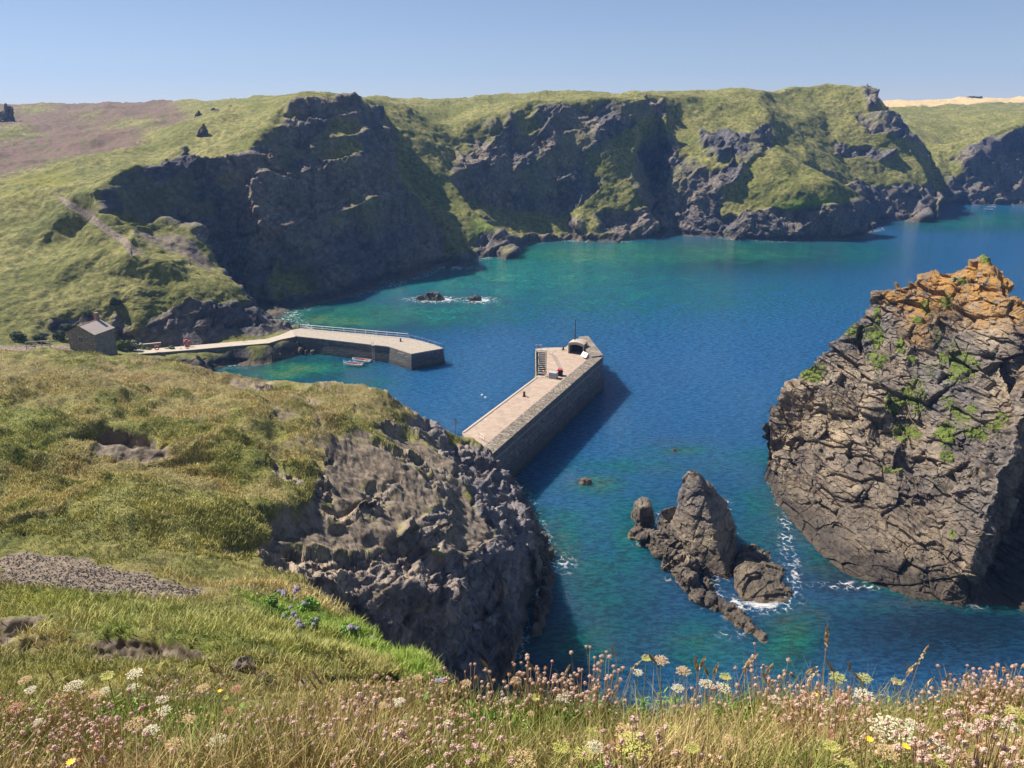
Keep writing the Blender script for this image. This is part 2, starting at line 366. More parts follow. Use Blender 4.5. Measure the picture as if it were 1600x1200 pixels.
# ------------------------------------------------------------------ height fields over (bearing, log distance)
class Field:
    def __init__(s, lines, th, rho, nc, nr, blur=2):
        s.th0, s.th1 = R(th[0]), R(th[1]); s.r0, s.r1 = math.log(rho[0]), math.log(rho[1]); s.nc, s.nr = nc, nr
        pts, ed, hs, seen = [], [], [], {}
        dense = []
        for ln in lines:
            q = [ln[0]]
            for a, b in zip(ln[:-1], ln[1:]):
                k = max(1, min(12, int(abs(math.atan2(a[0], a[1]) - math.atan2(b[0], b[1])) / R(1.2)))) if min(a[1], b[1]) > 3.3 else 1
                q += [tuple(a[c] + (b[c] - a[c]) * i / k for c in range(3)) for i in range(1, k + 1)]
            dense.append(q)
        for ln in dense:
            prev = None
            for P in ln:
                x, y, z = P; a = math.atan2(x, y); l = math.log(math.hypot(x, y)); k = (round(a, 5), round(l, 5))
                if k not in seen: seen[k] = len(pts); pts.append(Vector((a, l))); hs.append(z)
                i = seen[k]
                if prev is not None and prev != i: ed.append((prev, i))
                prev = i
        vo, eo, fo, ov, oe, of = geometry.delaunay_2d_cdt(pts, ed, [], 0, 1e-7)
        zz = []
        ori = {}
        for i, src in enumerate(ov): 
            if src: ori[i] = sum(hs[k] for k in src) / len(src)
        for i, v in enumerate(vo):
            if i in ori: zz.append(ori[i]); continue
            # crossing of two break lines: blend along the nearest input edge
            best = None
            for a, b in ed:
                A, B = pts[a], pts[b]; d = B - A; t = max(0, min(1, (v - A).dot(d) / max(d.length_squared, 1e-12))); e = (A + d * t - v).length
                if best is None or e < best[0]: best = (e, hs[a] * (1 - t) + hs[b] * t)
            zz.append(best[1])
        Hh = np.full((nc, nr), -9., np.float32)
        A = np.linspace(s.th0, s.th1, nc); L = np.linspace(s.r0, s.r1, nr)
        for f in fo:
            for k in range(1, len(f) - 1):
                i, j, m = f[0], f[k], f[k + 1]
                a, b, c = vo[i], vo[j], vo[m]
                det = (b.x - a.x) * (c.y - a.y) - (c.x - a.x) * (b.y - a.y)
                if abs(det) < 1e-12: continue
                c0 = np.searchsorted(A, min(a.x, b.x, c.x)); c1 = np.searchsorted(A, max(a.x, b.x, c.x), 'right')
                l0 = np.searchsorted(L, min(a.y, b.y, c.y)); l1 = np.searchsorted(L, max(a.y, b.y, c.y), 'right')
                if c0 >= c1 or l0 >= l1: continue
                X, Yy = A[c0:c1, None], L[None, l0:l1]
                u = ((X - a.x) * (c.y - a.y) - (c.x - a.x) * (Yy - a.y)) / det
                v = ((b.x - a.x) * (Yy - a.y) - (X - a.x) * (b.y - a.y)) / det
                ins = (u >= -1e-4) & (v >= -1e-4) & (u + v <= 1.0001)
                h = zz[i] + u * (zz[j] - zz[i]) + v * (zz[m] - zz[i])
                sub = Hh[c0:c1, l0:l1]; sub[ins] = h[ins]
        for _ in range(blur):
            for ax in (0, 1):
                p = np.concatenate([Hh.take([0], ax), Hh, Hh.take([-1], ax)], ax)
                n = Hh.shape[ax]; Hh = (p.take(range(0, n), ax) + 2 * p.take(range(1, n + 1), ax) + p.take(range(2, n + 2), ax)) / 4
        s.H = Hh; s.A = A; s.L = L
    def sample(s, x, y):
        a = (np.arctan2(x, y) - s.th0) / (s.th1 - s.th0) * (s.nc - 1); l = (np.log(np.hypot(x, y)) - s.r0) / (s.r1 - s.r0) * (s.nr - 1)
        a = np.clip(a, 0, s.nc - 1.001); l = np.clip(l, 0, s.nr - 1.001); i, j = a.astype(int), l.astype(int); u, v = a - i, l - j
        return (s.H[i, j] * (1 - u) + s.H[i + 1, j] * u) * (1 - v) + (s.H[i, j + 1] * (1 - u) + s.H[i + 1, j + 1] * u) * v
    def grid(s, rows, floor=-3., blurc=50):
        "vertices spread so that steep cliffs get as many rows as they need"
        h = s.H; r = np.exp(s.L)[None, :]
        phi = np.arctan2(EYE - h, r); dphi = np.abs(np.diff(phi, axis=1)); dh = np.diff(h, axis=1) / r[:, 1:]; dl = s.L[1] - s.L[0]
        vis = (phi <= np.minimum.accumulate(phi, 1) + .004)[:, 1:]
        w = np.where(vis, dphi, .18 * dphi + .08 * np.abs(dh)) + .035 * dl
        w = np.where((h[:, 1:] < floor) & (h[:, :-1] < floor), .01 * dl, w)
        w = np.where((phi[:, 1:] > R(50)) & (r[:, 1:] < 3), .05 * w, w)
        k = blurc
        for _ in range(2 if k else 0):
            pad = np.concatenate([np.repeat(w[:1], k, 0), w, np.repeat(w[-1:], k, 0)], 0); c = np.cumsum(np.concatenate([np.zeros((1, w.shape[1])), pad], 0), 0)
            w = (c[2 * k + 1:] - c[:-2 * k - 1]) / (2 * k + 1)
        cs = np.concatenate([np.zeros((s.nc, 1)), np.cumsum(w, 1)], 1)
        L = np.empty((s.nc, rows)); hh = np.empty_like(L); T = np.linspace(0, 1, rows)
        for c in range(s.nc): L[c] = np.interp(T * cs[c, -1], cs[c], s.L); hh[c] = np.interp(L[c], s.L, h[c])
        print('grid', rows, 'total', cs[:, -1].mean())
        r = np.exp(L); a = s.A[:, None]
        return np.stack([r * np.sin(a), r * np.cos(a), hh], -1).astype(np.float32)
def field_normals(f, P):
    r = np.hypot(P[..., 0], P[..., 1]); e = np.maximum(.15, .006 * r); x, y = P[..., 0], P[..., 1]
    gx = (f.sample(x + e, y) - f.sample(x - e, y)) / (2 * e); gy = (f.sample(x, y + e) - f.sample(x, y - e)) / (2 * e)
    n = np.stack([-gx, -gy, np.ones_like(gx)], -1); return (n / np.linalg.norm(n, axis=-1, keepdims=True)).astype(np.float32)
def grid_normals(P):
    du = np.gradient(P, axis=0); dv = np.gradient(P, axis=1); n = np.cross(du, dv); n /= np.linalg.norm(n, axis=-1, keepdims=True) + 1e-9
    return np.where(n[..., 2:] < 0, -n, n)
def inpoly(px, py, poly):
    r = np.zeros(px.shape, bool); n = len(poly)
    for i in range(n):
        (x0, y0), (x1, y1) = poly[i], poly[(i + 1) % n]
        if y0 == y1: continue
        r ^= ((y0 > py) != (y1 > py)) & (px < (x1 - x0) * (py - y0) / (y1 - y0) + x0)
    return r
def softpoly(P, poly, rag=6., near=0, far=1e9, seed=3, sc=None):
    "a patch of ground outlined where it lies, with a ragged edge"
    out = np.zeros(P.shape[:2], np.float32); xs = [p[0] for p in poly]; ys = [p[1] for p in poly]; e = rag * 3
    k = (ppx > min(xs) - e) & (ppx < max(xs) + e) & (ppy > min(ys) - e) & (ppy < max(ys) + e) & (P[..., 1] > near) & (P[..., 1] < far)
    if not k.any(): return out
    q = P[k]; r = np.hypot(q[:, 0], q[:, 1]); q = q / np.maximum(r, 1)[:, None] * 40
    ox = rag * (vn(q, .9, seed) + .6 * vn(q, .35, seed + 1)); oy = rag * (vn(q, .9, seed + 2) + .6 * vn(q, .35, seed + 3)) * .6
    out[k] = inpoly(ppx[k] + ox, ppy[k] + oy, poly); return out
def quads(nc, nr, keep):
    i = np.arange(nc * nr).reshape(nc, nr)
    F = np.stack([i[:-1, :-1], i[:-1, 1:], i[1:, 1:], i[1:, :-1]], -1).reshape(-1, 4)   # clockwise rows: normals up
    k = (keep[:-1, :-1] | keep[:-1, 1:] | keep[1:, 1:] | keep[1:, :-1]).reshape(-1)
    return F[k][:, ::-1]
def compact(P, F, attrs):
    u, inv = np.unique(F, return_inverse=True)
    return P.reshape(-1, 3)[u], inv.reshape(F.shape), {k: a.reshape(-1)[u] for k, a in attrs.items()}
FAR = 1600
L_ = []
def line(*p): L_.append(list(p))
# --- where you stand: clifftop meadow, its rim and the drop beyond
line(*[H(x, .55, 58.75) for x in (-1500, 0, 800, 1600, 3100)]); line(*[H(x, 1.35, 58.5) for x in (-900, 0, 400, 800, 1200, 1600, 2500)])
line(D(-300, 1085, 3.4), D(0, 1098, 3.0), D(200, 1108, 2.8), D(400, 1118, 2.6), D(600, 1118, 2.6), D(800, 1122, 2.5), D(1000, 1122, 2.5), D(1200, 1118, 2.5), D(1400, 1112, 2.6), D(1600, 1096, 2.8), D(1900, 1080, 3))
line(H(-300, 6, 54), H(0, 6, 54.2), H(200, 6, 54.0), H(400, 5.5, 54.2), H(600, 5.5, 54), H(720, 5.5, 53.6), H(800, 4, 51), H(1000, 4, 50), H(1300, 4, 50), H(1600, 4.2, 50), H(1900, 4.5, 50))
line(H(800, 7, 32), H(1000, 7, 28), H(1300, 7, 28), H(1600, 7, 28), H(1900, 7, 28)); line(H(740, 14, 8), H(800, 13, 3), H(1000, 13, -1), H(1300, 13, -1), H(1600, 13, -1), H(1900, 13, -1))
line(H(780, 24, -2), H(900, 22, -6), H(1300, 22, -8), H(1900, 22, -8))
# near slope
line(D(-250, 1030, 14), D(0, 1030, 13), D(130, 1050, 12.5), D(300, 1062, 12), D(420, 1066, 11.5), D(560, 1070, 11), D(680, 1074, 10.5))
line(D(-100, 972, 20.6), D(0, 970, 20.7), D(55, 968, 20.8), D(120, 988, 19.1), D(170, 978, 18.8), D(230, 992, 18.3), D(300, 1010, 17.2), D(350, 1032, 16), D(420, 1052, 14.6))
line(D(-100, 1006, 20.2), D(0, 1005, 20.2), D(50, 1000, 20.3), D(85, 1000, 19.4), D(130, 1040, 18.2), D(200, 1052, 17.6), D(300, 1058, 16.6), D(370, 1062, 15.0))
line(D(-250, 950, 30), D(0, 940, 31), D(200, 940, 31), D(350, 950, 31), D(450, 985, 28), D(550, 1030, 22), D(620, 1056, 17))
line(D(-250, 900, 37), D(0, 900, 38), D(120, 895, 39), D(250, 905, 38), D(340, 915, 37), D(430, 920, 38.5))
line(D(-300, 862, 44), D(0, 862, 44), D(200, 865, 45), D(340, 872, 48), D(395, 877, 49.5), D(430, 888, 48.5))
line(D(430, 888, 48.5), D(470, 908, 44.5), D(520, 942, 37.5), D(560, 972, 32), D(600, 1003, 27.5), D(650, 1034, 22), D(700, 1062, 16), D(730, 1078, 12), H(745, 8, 46))
line(H(490, 50, 22), H(540, 45, 10), H(610, 40, 2), H(660, 33, 0), H(720, 27, -1), H(780, 24, -2))
# --- headland: base, body, ridge, harbour side
line(D(-300, 800, 50), D(0, 800, 50), D(200, 800, 51), D(330, 800, 53), D(430, 790, 60), D(490, 760, 68))
line(D(-300, 700, 66), D(0, 700, 67), D(140, 695, 68.5), D(280, 705, 68.5), D(380, 690, 73), D(460, 690, 77))
line(D(145, 668, 73), D(190, 675, 73), D(240, 690, 71.8), D(264, 712, 70)); line(D(158, 712, 72.2), D(195, 728, 71.8), D(242, 732, 70.7)); line(D(150, 744, 65.5), D(200, 748, 65.5), D(255, 742, 66))
line(D(-300, 620, 82), D(0, 620, 82), D(200, 620, 84), D(400, 645, 85), D(500, 650, 88))
line(D(398, 870, 51.5), D(430, 842, 57), D(478, 800, 63), D(505, 748, 70), D(495, 700, 78), D(540, 668, 87), D(600, 650, 95))
line(D(-500, 560, 98), D(-200, 562, 98), D(0, 560, 100), D(80, 549, 103), D(200, 556, 106), D(350, 574, 108), D(430, 590, 107), D(480, 596, 106), D(560, 599, 105), D(600, 612, 104), D(640, 640, 106), D(690, 668, 111), D(715, 686, 114), Z(735, 690, 8))
line(D(358, 590, 106.2), D(420, 606, 104.6), D(500, 610, 103.6), D(590, 616, 102.6))
line(D(470, 622, 99), D(560, 632, 97), D(640, 670, 99)); line(D(400, 632, 95), D(520, 660, 90), D(600, 680, 91))
line(H(-500, 130, 18), H(-200, 130, 14), H(0, 128, 12), H(80, 132, 9), H(200, 135, 4), H(350, 132, 0), H(480, 128, 0), H(600, 124, 0), H(690, 123, 0), H(728, 124, 0), H(735, 122, 4), Z(735, 690, 8))
line(H(200, 155, 3), H(350, 145, -2), H(480, 140, -3), H(600, 132, -4), H(720, 128, -4))
# bare slip and rocks
line(D(545, 715, 79), D(620, 725, 80.7), D(700, 745, 86.6), D(760, 770, 91.8)); line(D(525, 780, 68), D(600, 785, 70.7), D(680, 800, 74.1), D(760, 820, 81.7))
line(D(468, 838, 59.5), D(520, 835, 62), D(600, 830, 65.1), D(680, 840, 69), D(760, 850, 75.5)); line(D(440, 866, 54.5), D(500, 862, 58), D(560, 860, 61.5), D(600, 860, 63.5), D(700, 865, 68.1), D(780, 870, 74.7), D(830, 850, 92))
line(D(424, 878, 51), D(480, 882, 54.5), D(560, 900, 56.7), D(640, 920, 58.6), D(710, 935, 63.6), D(790, 940, 72.1))
line(D(735, 690, 115), D(760, 705, 113), D(785, 735, 111), D(800, 770, 106), D(815, 800, 101), D(835, 840, 94.5), D(840, 870, 90)); line(D(745, 760, 102), D(790, 800, 97), D(820, 850, 91))
line(D(438, 890, 50), D(490, 905, 52.6), D(572, 950, 54.3), D(608, 975, 55.5), D(700, 1016, 60.1), D(755, 1045, 67.8), Z(778, 1062, 0)); line(H(500, 49.5, 14), H(560, 50, 6), H(600, 51.5, 3), H(690, 57, -.5), H(775, 65.5, -2)); line(D(722, 972, 64.5), D(790, 968, 73.5))
line(D(740, 1003, 68), D(778, 1012, 74)); line(Z(780, 1040, 0), Z(797, 1030, 0))
line(Z(785, 1062, -1), Z(800, 1045, 0), Z(812, 1000, 0), Z(822, 950, 0), Z(832, 905, 0), Z(846, 880, 0), Z(862, 868, 0), Z(850, 835, 0), Z(835, 800, 0), Z(815, 765, 0), Z(800, 740, 0), Z(785, 728, 0), H(762, 128, 0))
line(H(820, 60, -5), Z(850, 1000, -5), Z(865, 900, -5), Z(890, 860, -5), Z(865, 780, -5), Z(830, 735, -5), H(790, 135, -5), H(740, 135, -5))
# --- harbour, quay and the hillside behind it
line(H(-500, 150, 14), H(-200, 152, 11), H(0, 150, 9.2), H(60, 150, 9), H(150, 155, 5))
line(Z(-400, 560, 12), Z(-200, 552, 10), Z(0, 545, 9), Z(85, 545, 8), Z(110, 552, 7), Z(185, 552, 4.3), Z(250, 550, 4), Z(330, 545, 4), Z(420, 537, 4), Z(455, 528, 4))
line(Z(190, 558, 1), Z(250, 562, .4), Z(330, 566, .3), Z(400, 572, 0), Z(430, 566, 0), Z(475, 552, 0)); line(H(300, 172, -1.5), H(400, 168, -2.5), H(520, 175, -3), H(480, 185, -3))
line(Z(100, 525, 7.4), Z(180, 522, 7), Z(195, 540, 4.6), Z(240, 538, 4.4), Z(330, 535, 4.1), Z(410, 528, 4.1), Z(452, 517, 4))
line(D(-300, 520, 172), D(0, 515, 176), D(60, 500, 182), D(120, 478, 188), D(190, 480, 190), D(215, 505, 187), D(262, 508, 190), D(300, 468, 194), D(350, 466, 198), D(400, 478, 202), D(430, 500, 203.5), D(446, 516, 202))
line(D(-300, 440, 194), D(0, 440, 195), D(120, 440, 196), D(220, 440, 197), D(300, 440, 199), D(350, 440, 203), D(385, 455, 206), D(430, 490, 209), D(449, 512, 206))
line(D(-300, 380, 210), D(0, 380, 211), D(100, 385, 208), D(200, 398, 200), D(260, 405, 200), D(290, 402, 209), D(350, 422, 212), D(385, 455, 206))
line(D(-300, 300, 240), D(0, 300, 240), D(80, 300, 236), D(120, 305, 230), D(143, 303, 225), D(150, 330, 216), D(205, 338, 214.5))
line(D(205, 338, 214.5), D(250, 337, 221), D(300, 358, 221), D(325, 385, 220), D(350, 420, 217)); line(D(210, 352, 212.5), D(240, 376, 212), D(290, 400, 211), D(330, 418, 211.5))
line(D(143, 303, 225), D(190, 272, 240), D(250, 252, 255), D(320, 257, 262), D(385, 236, 270), D(420, 200, 290), D(440, 166, 308), D(470, 153, 313))
line(H(150, 224, 27), H(205, 229, 22), H(260, 238, 12), H(320, 243, 3), H(375, 245, 0)); line(H(300, 229, 14), H(350, 224, 2), H(400, 217, 0), H(440, 214, 0))
line(Z(452, 511, 0), Z(440, 500, 0), Z(433, 488, 0), H(400, 236, 0), H(375, 245, 0), Z(432, 478, 1), Z(480, 470, 1), Z(560, 459, 0), Z(620, 441, 0), Z(660, 428, 0), Z(700, 413, 0), Z(740, 404, 0), Z(800, 396, 0), Z(812, 385, 0), Z(830, 379, 0), Z(895, 375, 0))
line(Z(500, 500, -3), Z(480, 485, -2), Z(560, 470, -3), Z(640, 448, -3), Z(720, 420, -3), Z(815, 402, -4), Z(850, 385, -4), Z(890, 380, -4))
line(H(440, 260, 28), D(470, 300, 280), D(540, 300, 290), D(590, 320, 292), D(640, 400, 291)); line(D(400, 400, 252), D(500, 400, 264), D(580, 410, 276))
line(D(470, 153, 313), D(500, 151, 316), D(545, 152, 328), D(560, 155, 345), D(578, 160, 390), D(602, 178, 382), D(622, 235, 364), D(632, 290, 351), D(690, 365, 335), Z(720, 404, 2))
# slope with the green spur, cove, headlands further on
line(D(615, 160, 408), D(640, 180, 400), D(662, 215, 384), D(705, 285, 366), D(745, 335, 351), D(775, 358, 342), Z(798, 384, 5)); line(D(705, 285, 366), D(708, 230, 394), D(712, 212, 400), D(740, 187, 406), D(800, 165, 412), D(850, 153, 418), D(950, 151, 424), D(1020, 158, 428), D(1038, 166, 430))
line(D(730, 320, 375), D(800, 330, 385), D(880, 335, 388), D(905, 325, 389)); line(D(745, 240, 394), D(850, 240, 400), D(930, 235, 407))
line(D(1038, 166, 430), D(1000, 182, 424), D(945, 218, 412), D(950, 250, 402), D(935, 285, 394), D(912, 328, 386)); line(D(1040, 180, 426), D(1000, 215, 414), D(985, 250, 406), D(975, 285, 396), D(990, 305, 392), D(1008, 330, 388), D(1014, 350, 384))
line(D(912, 328, 386), D(905, 345, 379), Z(899, 372, 1)); line(D(912, 328, 386), D(960, 322, 387), D(1008, 330, 388)); line(Z(895, 375, 0), Z(930, 377, 0), Z(965, 377, 0), Z(1015, 373, 0), H(1022, 385, 0), Z(1020, 364, 0))
line(D(1045, 200, 440), D(1033, 240, 434), D(1012, 290, 422), D(1018, 340, 406), Z(1020, 364, 0)); line(D(1110, 215, 421), D(1065, 225, 424), D(1050, 262, 414), D(1045, 300, 406), D(1035, 345, 401))
line(Z(1020, 364, 0), Z(1050, 366, 0), Z(1100, 369, 0), Z(1150, 373, 0), Z(1200, 375, 0), Z(1280, 377, 0), Z(1330, 373, 0), Z(1350, 364, 0), H(1362, 395, 0), H(1368, 420, 0), Z(1371, 346, 0), Z(1410, 345, 0), Z(1450, 342, 0), Z(1452, 334, 0), H(1452, 492, 0), Z(1440, 323, 0), Z(1498, 319, 0), Z(1530, 320, 0), Z(1600, 320, 0), Z(1800, 322, 0))
line(Z(895, 381, -4), Z(965, 383, -4), Z(1025, 374, -4), Z(1150, 380, -4), Z(1280, 384, -5), Z(1345, 380, -6), Z(1380, 352, -6), Z(1465, 347, -6), Z(1470, 330, -5), Z(1530, 325, -6), Z(1800, 328, -8))
line(D(1050, 345, 398), D(1110, 345, 390), D(1180, 338, 381), D(1250, 328, 377), D(1300, 332, 378), D(1335, 330, 386)); line(D(1085, 300, 402), D(1140, 295, 393), D(1190, 290, 387), D(1240, 285, 384), D(1300, 290, 384), D(1336, 303, 389)); line(D(1080, 262, 410), D(1130, 262, 403), D(1180, 262, 397), D(1225, 262, 394))
line(D(1180, 157, 462), D(1200, 175, 448), D(1213, 215, 428), D(1235, 245, 410), D(1262, 272, 395), D(1310, 280, 392), D(1340, 300, 392), D(1352, 330, 396)); line(D(1110, 230, 422), D(1150, 230, 418), D(1190, 228, 415)); line(D(1120, 200, 436), D(1170, 198, 433)); line(D(1100, 180, 450), D(1150, 175, 450))
line(D(1205, 158, 500), D(1240, 190, 474), D(1275, 232, 453), D(1310, 266, 438), D(1338, 300, 430), H(1350, 425, 5), H(1368, 420, 0))
line(D(1180, 157, 462), D(1190, 148, 490), D(1210, 142, 512), D(1260, 133, 526), D(1300, 129, 524), D(1350, 129, 515), D(1368, 145, 506), D(1374, 165, 498), D(1400, 195, 486), D(1432, 232, 476), D(1470, 268, 464), D(1458, 290, 458), D(1440, 310, 452))
line(D(1290, 180, 500), D(1360, 190, 490)); line(D(1300, 230, 474), D(1380, 240, 473)); line(D(1350, 290, 450), D(1400, 290, 455), D(1440, 295, 458)); line(D(1362, 320, 448), D(1420, 325, 452), Z(1449, 336, 4))
line(H(1380, 500, 62), H(1410, 500, 48), H(1440, 495, 30), H(1475, 485, 12), H(1460, 470, 0)); 
line(D(1400, 185, 640), D(1440, 218, 575), D(1470, 226, 560), D(1510, 232, 545)); line(D(1460, 290, 527), D(1492, 290, 530))
line(D(1500, 300, 529), D(1507, 278, 531), D(1518, 240, 538), D(1545, 208, 546), D(1600, 189, 552), D(1700, 172, 558), D(1900, 165, 560)); line(D(1495, 235, 580), D(1560, 200, 600), D(1620, 182, 610), D(1900, 170, 620)); line(D(1540, 290, 530), D(1600, 270, 534), D(1800, 260, 538))
line(D(1380, 175, 700), D(1480, 172, 720), D(1600, 172, 740), D(1900, 170, 740)); line(D(1378, 164, 860), D(1500, 163, 880), D(1600, 162, 900), D(1900, 160, 900)); line(D(1360, 158, 980), D(1450, 157, 1000), D(1500, 153, 1000), D(1540, 152, 1000), D(1620, 152, 1000), D(1900, 152, 1000))
# skylines and the plateau behind
line(D(-500, 166, 540), D(-200, 165, 540), D(0, 163, 540), D(200, 161, 520), D(330, 158, 470), D(390, 155, 420), D(430, 150, 350), D(470, 147, 330), D(520, 151, 340), D(560, 155, 420), D(650, 153, 470), D(750, 149, 475), D(850, 146, 480), D(950, 143, 485), D(1050, 141, 515), D(1150, 142, 530), D(1205, 141, 530))
line(D(-300, 230, 340), D(0, 230, 340), D(100, 240, 310), D(200, 245, 280), D(260, 240, 275), D(330, 225, 290), D(400, 195, 300)); line(D(-300, 190, 440), D(0, 190, 430), D(150, 185, 430), D(300, 180, 400), D(400, 168, 370))
line(D(700, 175, 430), D(800, 157, 435), D(900, 150, 445), D(1030, 150, 450), D(1100, 152, 465)); line(D(640, 168, 420), D(670, 185, 415), D(705, 200, 408))
line(H(-900, FAR, 64), H(0, FAR, 58), H(500, FAR, 50), H(900, FAR, 50), H(1400, FAR, 60), H(1700, FAR, 62), H(2400, FAR, 50)); line(H(0, 700, 62), H(500, 650, 58), H(900, 700, 58), H(1150, 700, 60), H(1330, 700, 62))
# open sea bed to the right
line(H(1000, 60, -9), H(1000, 100, -9), H(1000, 160, -9), H(1000, 260, -8)); line(H(1500, 30, -12), H(1500, 100, -12), H(1500, 200, -14), H(1500, 380, -14)); line(H(2300, 12, -8), H(2300, 60, -14), H(2300, 200, -18), H(2300, 400, -18)); line(H(-1200, 60, 36), H(-900, 100, 30), H(-900, 200, 22), H(-900, 400, 55), H(-900, 700, 66)); line(H(-1500, 3, 58), H(-1500, 20, 50))
fld = Field(L_, (-52, 52), (.6, FAR - 20), 1400, 2800, 3)
P = fld.grid(2300); NCO, NRO = P.shape[:2]
NB = field_normals(fld, P); slope = np.degrees(np.arccos(np.clip(NB[..., 2], -1, 1)))
rr = np.hypot(P[..., 0], P[..., 1]); ppx, ppy = project(P)
# rock where it is steep, with ragged edges
edge_n = 9 * fbm(P, 14, 4, 21) + 7 * vn(rot_bed(P) * np.array([1, .3, 1], np.float32), 4, 25)
rock = sstep(39, 47, slope + edge_n - 6 * (P[..., 1] > 340))
rock = np.maximum(rock, sstep(3.2, 1.4, P[..., 2] + 1.2 * vn(P, 3, 2)) * (P[..., 1] > 30))
rock[rr < 12] = 0
def soften(a, k=5):
    for ax in (0, 1):
        p = np.concatenate([np.repeat(a.take([0], ax), k, ax), a, np.repeat(a.take([-1], ax), k, ax)], ax); c = np.cumsum(p, ax, dtype=np.float64); z_ = np.zeros_like(c.take([0], ax)); c = np.concatenate([z_, c], ax); n = a.shape[ax]
        a = ((c.take(range(2 * k + 1, 2 * k + 1 + n), ax) - c.take(range(0, n), ax)) / (2 * k + 1)).astype(np.float32)
    return a
def patch(poly, **k): return softpoly(P, poly, **k)
G_ = lambda *a, **k: None
# grass that keeps to steep ground, rock that breaks through gentle ground
for poly, kk in (([(612, 165), (705, 190), (712, 235), (702, 285), (745, 335), (775, 355), (720, 385), (690, 360), (630, 295), (618, 230)], dict(near=320, far=420)),
                 ([(1040, 168), (1000, 185), (945, 220), (950, 255), (925, 300), (912, 330), (1005, 330), (975, 280), (1000, 225), (1060, 200)], dict(near=370, far=440)),
                 ([(1040, 150), (1180, 158), (1200, 200), (1215, 240), (1262, 276), (1335, 292), (1345, 312), (1260, 325), (1130, 335), (1130, 300), (1180, 262), (1120, 262), (1060, 232)], dict(near=370, far=475)),
                 ([(1215, 145), (1372, 130), (1372, 160), (1435, 240), (1470, 270), (1440, 290), (1350, 285), (1310, 262), (1240, 188)], dict(near=425, far=545)),
                 ([(1380, 165), (1600, 160), (1600, 195), (1520, 225), (1470, 225), (1430, 215)], dict(near=500, far=900)),
                 ([(0, 300), (143, 303), (150, 332), (205, 338), (300, 400), (345, 430), (430, 495), (380, 500), (290, 470), (210, 520), (180, 480), (110, 500), (0, 520)], dict(near=160, far=300)),
                 ([(0, 560), (350, 575), (600, 615), (660, 660), (600, 660), (520, 690), (505, 750), (480, 800), (400, 872), (0, 862)], dict(near=40, far=118))):
    g = patch(poly, rag=9, seed=31, **kk); rock = rock * (1 - g)
rock = rock * (1 - patch([(-300, 850), (0, 862), (340, 872), (430, 880), (520, 938), (600, 1000), (700, 1058), (740, 1100), (-300, 1100)], near=4, far=48, rag=3, seed=33))
for poly, kk in (([(1090, 205), (1150, 215), (1200, 195), (1190, 240), (1160, 262), (1110, 250)], dict(near=380, far=470, rag=16)),
                 ([(1020, 300), (1090, 275), (1160, 262), (1120, 330), (1050, 360)], dict(near=370, far=430, rag=14)),
                 ([(1325, 290), (1345, 290), (1440, 300), (1455, 345), (1370, 350)], dict(near=420, far=470, rag=8)),
                 ([(1345, 130), (1372, 145), (1375, 175), (1350, 168)], dict(near=440, far=540, rag=8)),
                 ([(1300, 225), (1400, 235), (1400, 250), (1310, 245)], dict(near=430, far=520, rag=10)),
                 ([(1330, 175), (1420, 180), (1420, 215), (1350, 200)], dict(near=430, far=650, rag=14)),
                 ([(290, 470), (440, 470), (446, 520), (290, 532)], dict(near=178, far=215, rag=12)),
                 ([(395, 868), (520, 855), (600, 858), (700, 862), (740, 780), (700, 700), (735, 690), (880, 760), (880, 1080), (560, 1080), (430, 905)], dict(near=47, far=125, rag=5))):
    rock = np.maximum(rock, patch(poly, seed=41, **kk))
earth = patch([(500, 745), (520, 690), (600, 665), (668, 668), (705, 700), (735, 790), (770, 840), (720, 870), (560, 865), (395, 874), (430, 810), (480, 798)], near=44, far=120, rag=8)
earth = np.maximum(earth, patch([(155, 672), (250, 690), (265, 720), (200, 732), (150, 710)], near=60, far=80, rag=5))
earth = np.maximum(earth, patch([(358, 582), (430, 596), (598, 605), (592, 614), (500, 612), (420, 608), (362, 602)], near=98, far=110, rag=2))
for i, (a, b, w) in enumerate((((410, 655), (500, 672), 5), ((440, 700), (540, 705), 6), ((430, 740), (470, 760), 5), ((380, 610), (385, 650), 4), ((470, 630), (560, 640), 3))):
    earth = np.maximum(earth, patch([(a[0], a[1] - w), (b[0], b[1] - w), (b[0], b[1] + w), (a[0], a[1] + w)], near=44, far=110, rag=8, seed=60 + i))
earth = np.maximum(earth, patch([(200, 352), (215, 350), (300, 372), (345, 425), (290, 402), (240, 378)], near=205, far=225, rag=3) * .8)
earth = np.maximum(earth, patch([(125, 1015), (180, 1000), (300, 1015), (340, 1045), (300, 1062), (150, 1055)], near=10, far=24, rag=6)); earth = np.maximum(earth, patch([(0, 972), (60, 970), (50, 1000), (0, 1010)], near=12, far=30, rag=5))
earth = (earth * (1 - sstep(.05, .3, fbm(P, 5, 3, 215)) * sstep(80, 88, P[..., 1]) * (P[..., 1] < 125) * .9)).astype(np.float32)
slip = (earth > .5) & (P[..., 1] > 48) & (P[..., 1] < 125) & (ppx > 395); crop_ = (sstep(.24, .44, fbm(rot_bed(P, 30, 40) * np.array([1, .4, 1], np.float32), 3.2, 4, 216)) * slip).astype(np.float32)
earth = earth * (1 - crop_); rock = np.maximum(rock * (1 - earth * .9), crop_ * .9)
gravel = np.maximum.reduce([patch([(0, 866), (90, 868), (180, 885), (250, 905), (330, 925), (320, 940), (200, 935), (100, 925), (0, 915)], near=28, far=48, rag=9),
    patch([(85, 305), (105, 310), (150, 340), (215, 385), (228, 392), (205, 402), (190, 380), (130, 340)], near=190, far=240, rag=2.5), patch([(-50, 540), (110, 540), (110, 552), (-50, 556)], near=155, far=180, rag=1)])
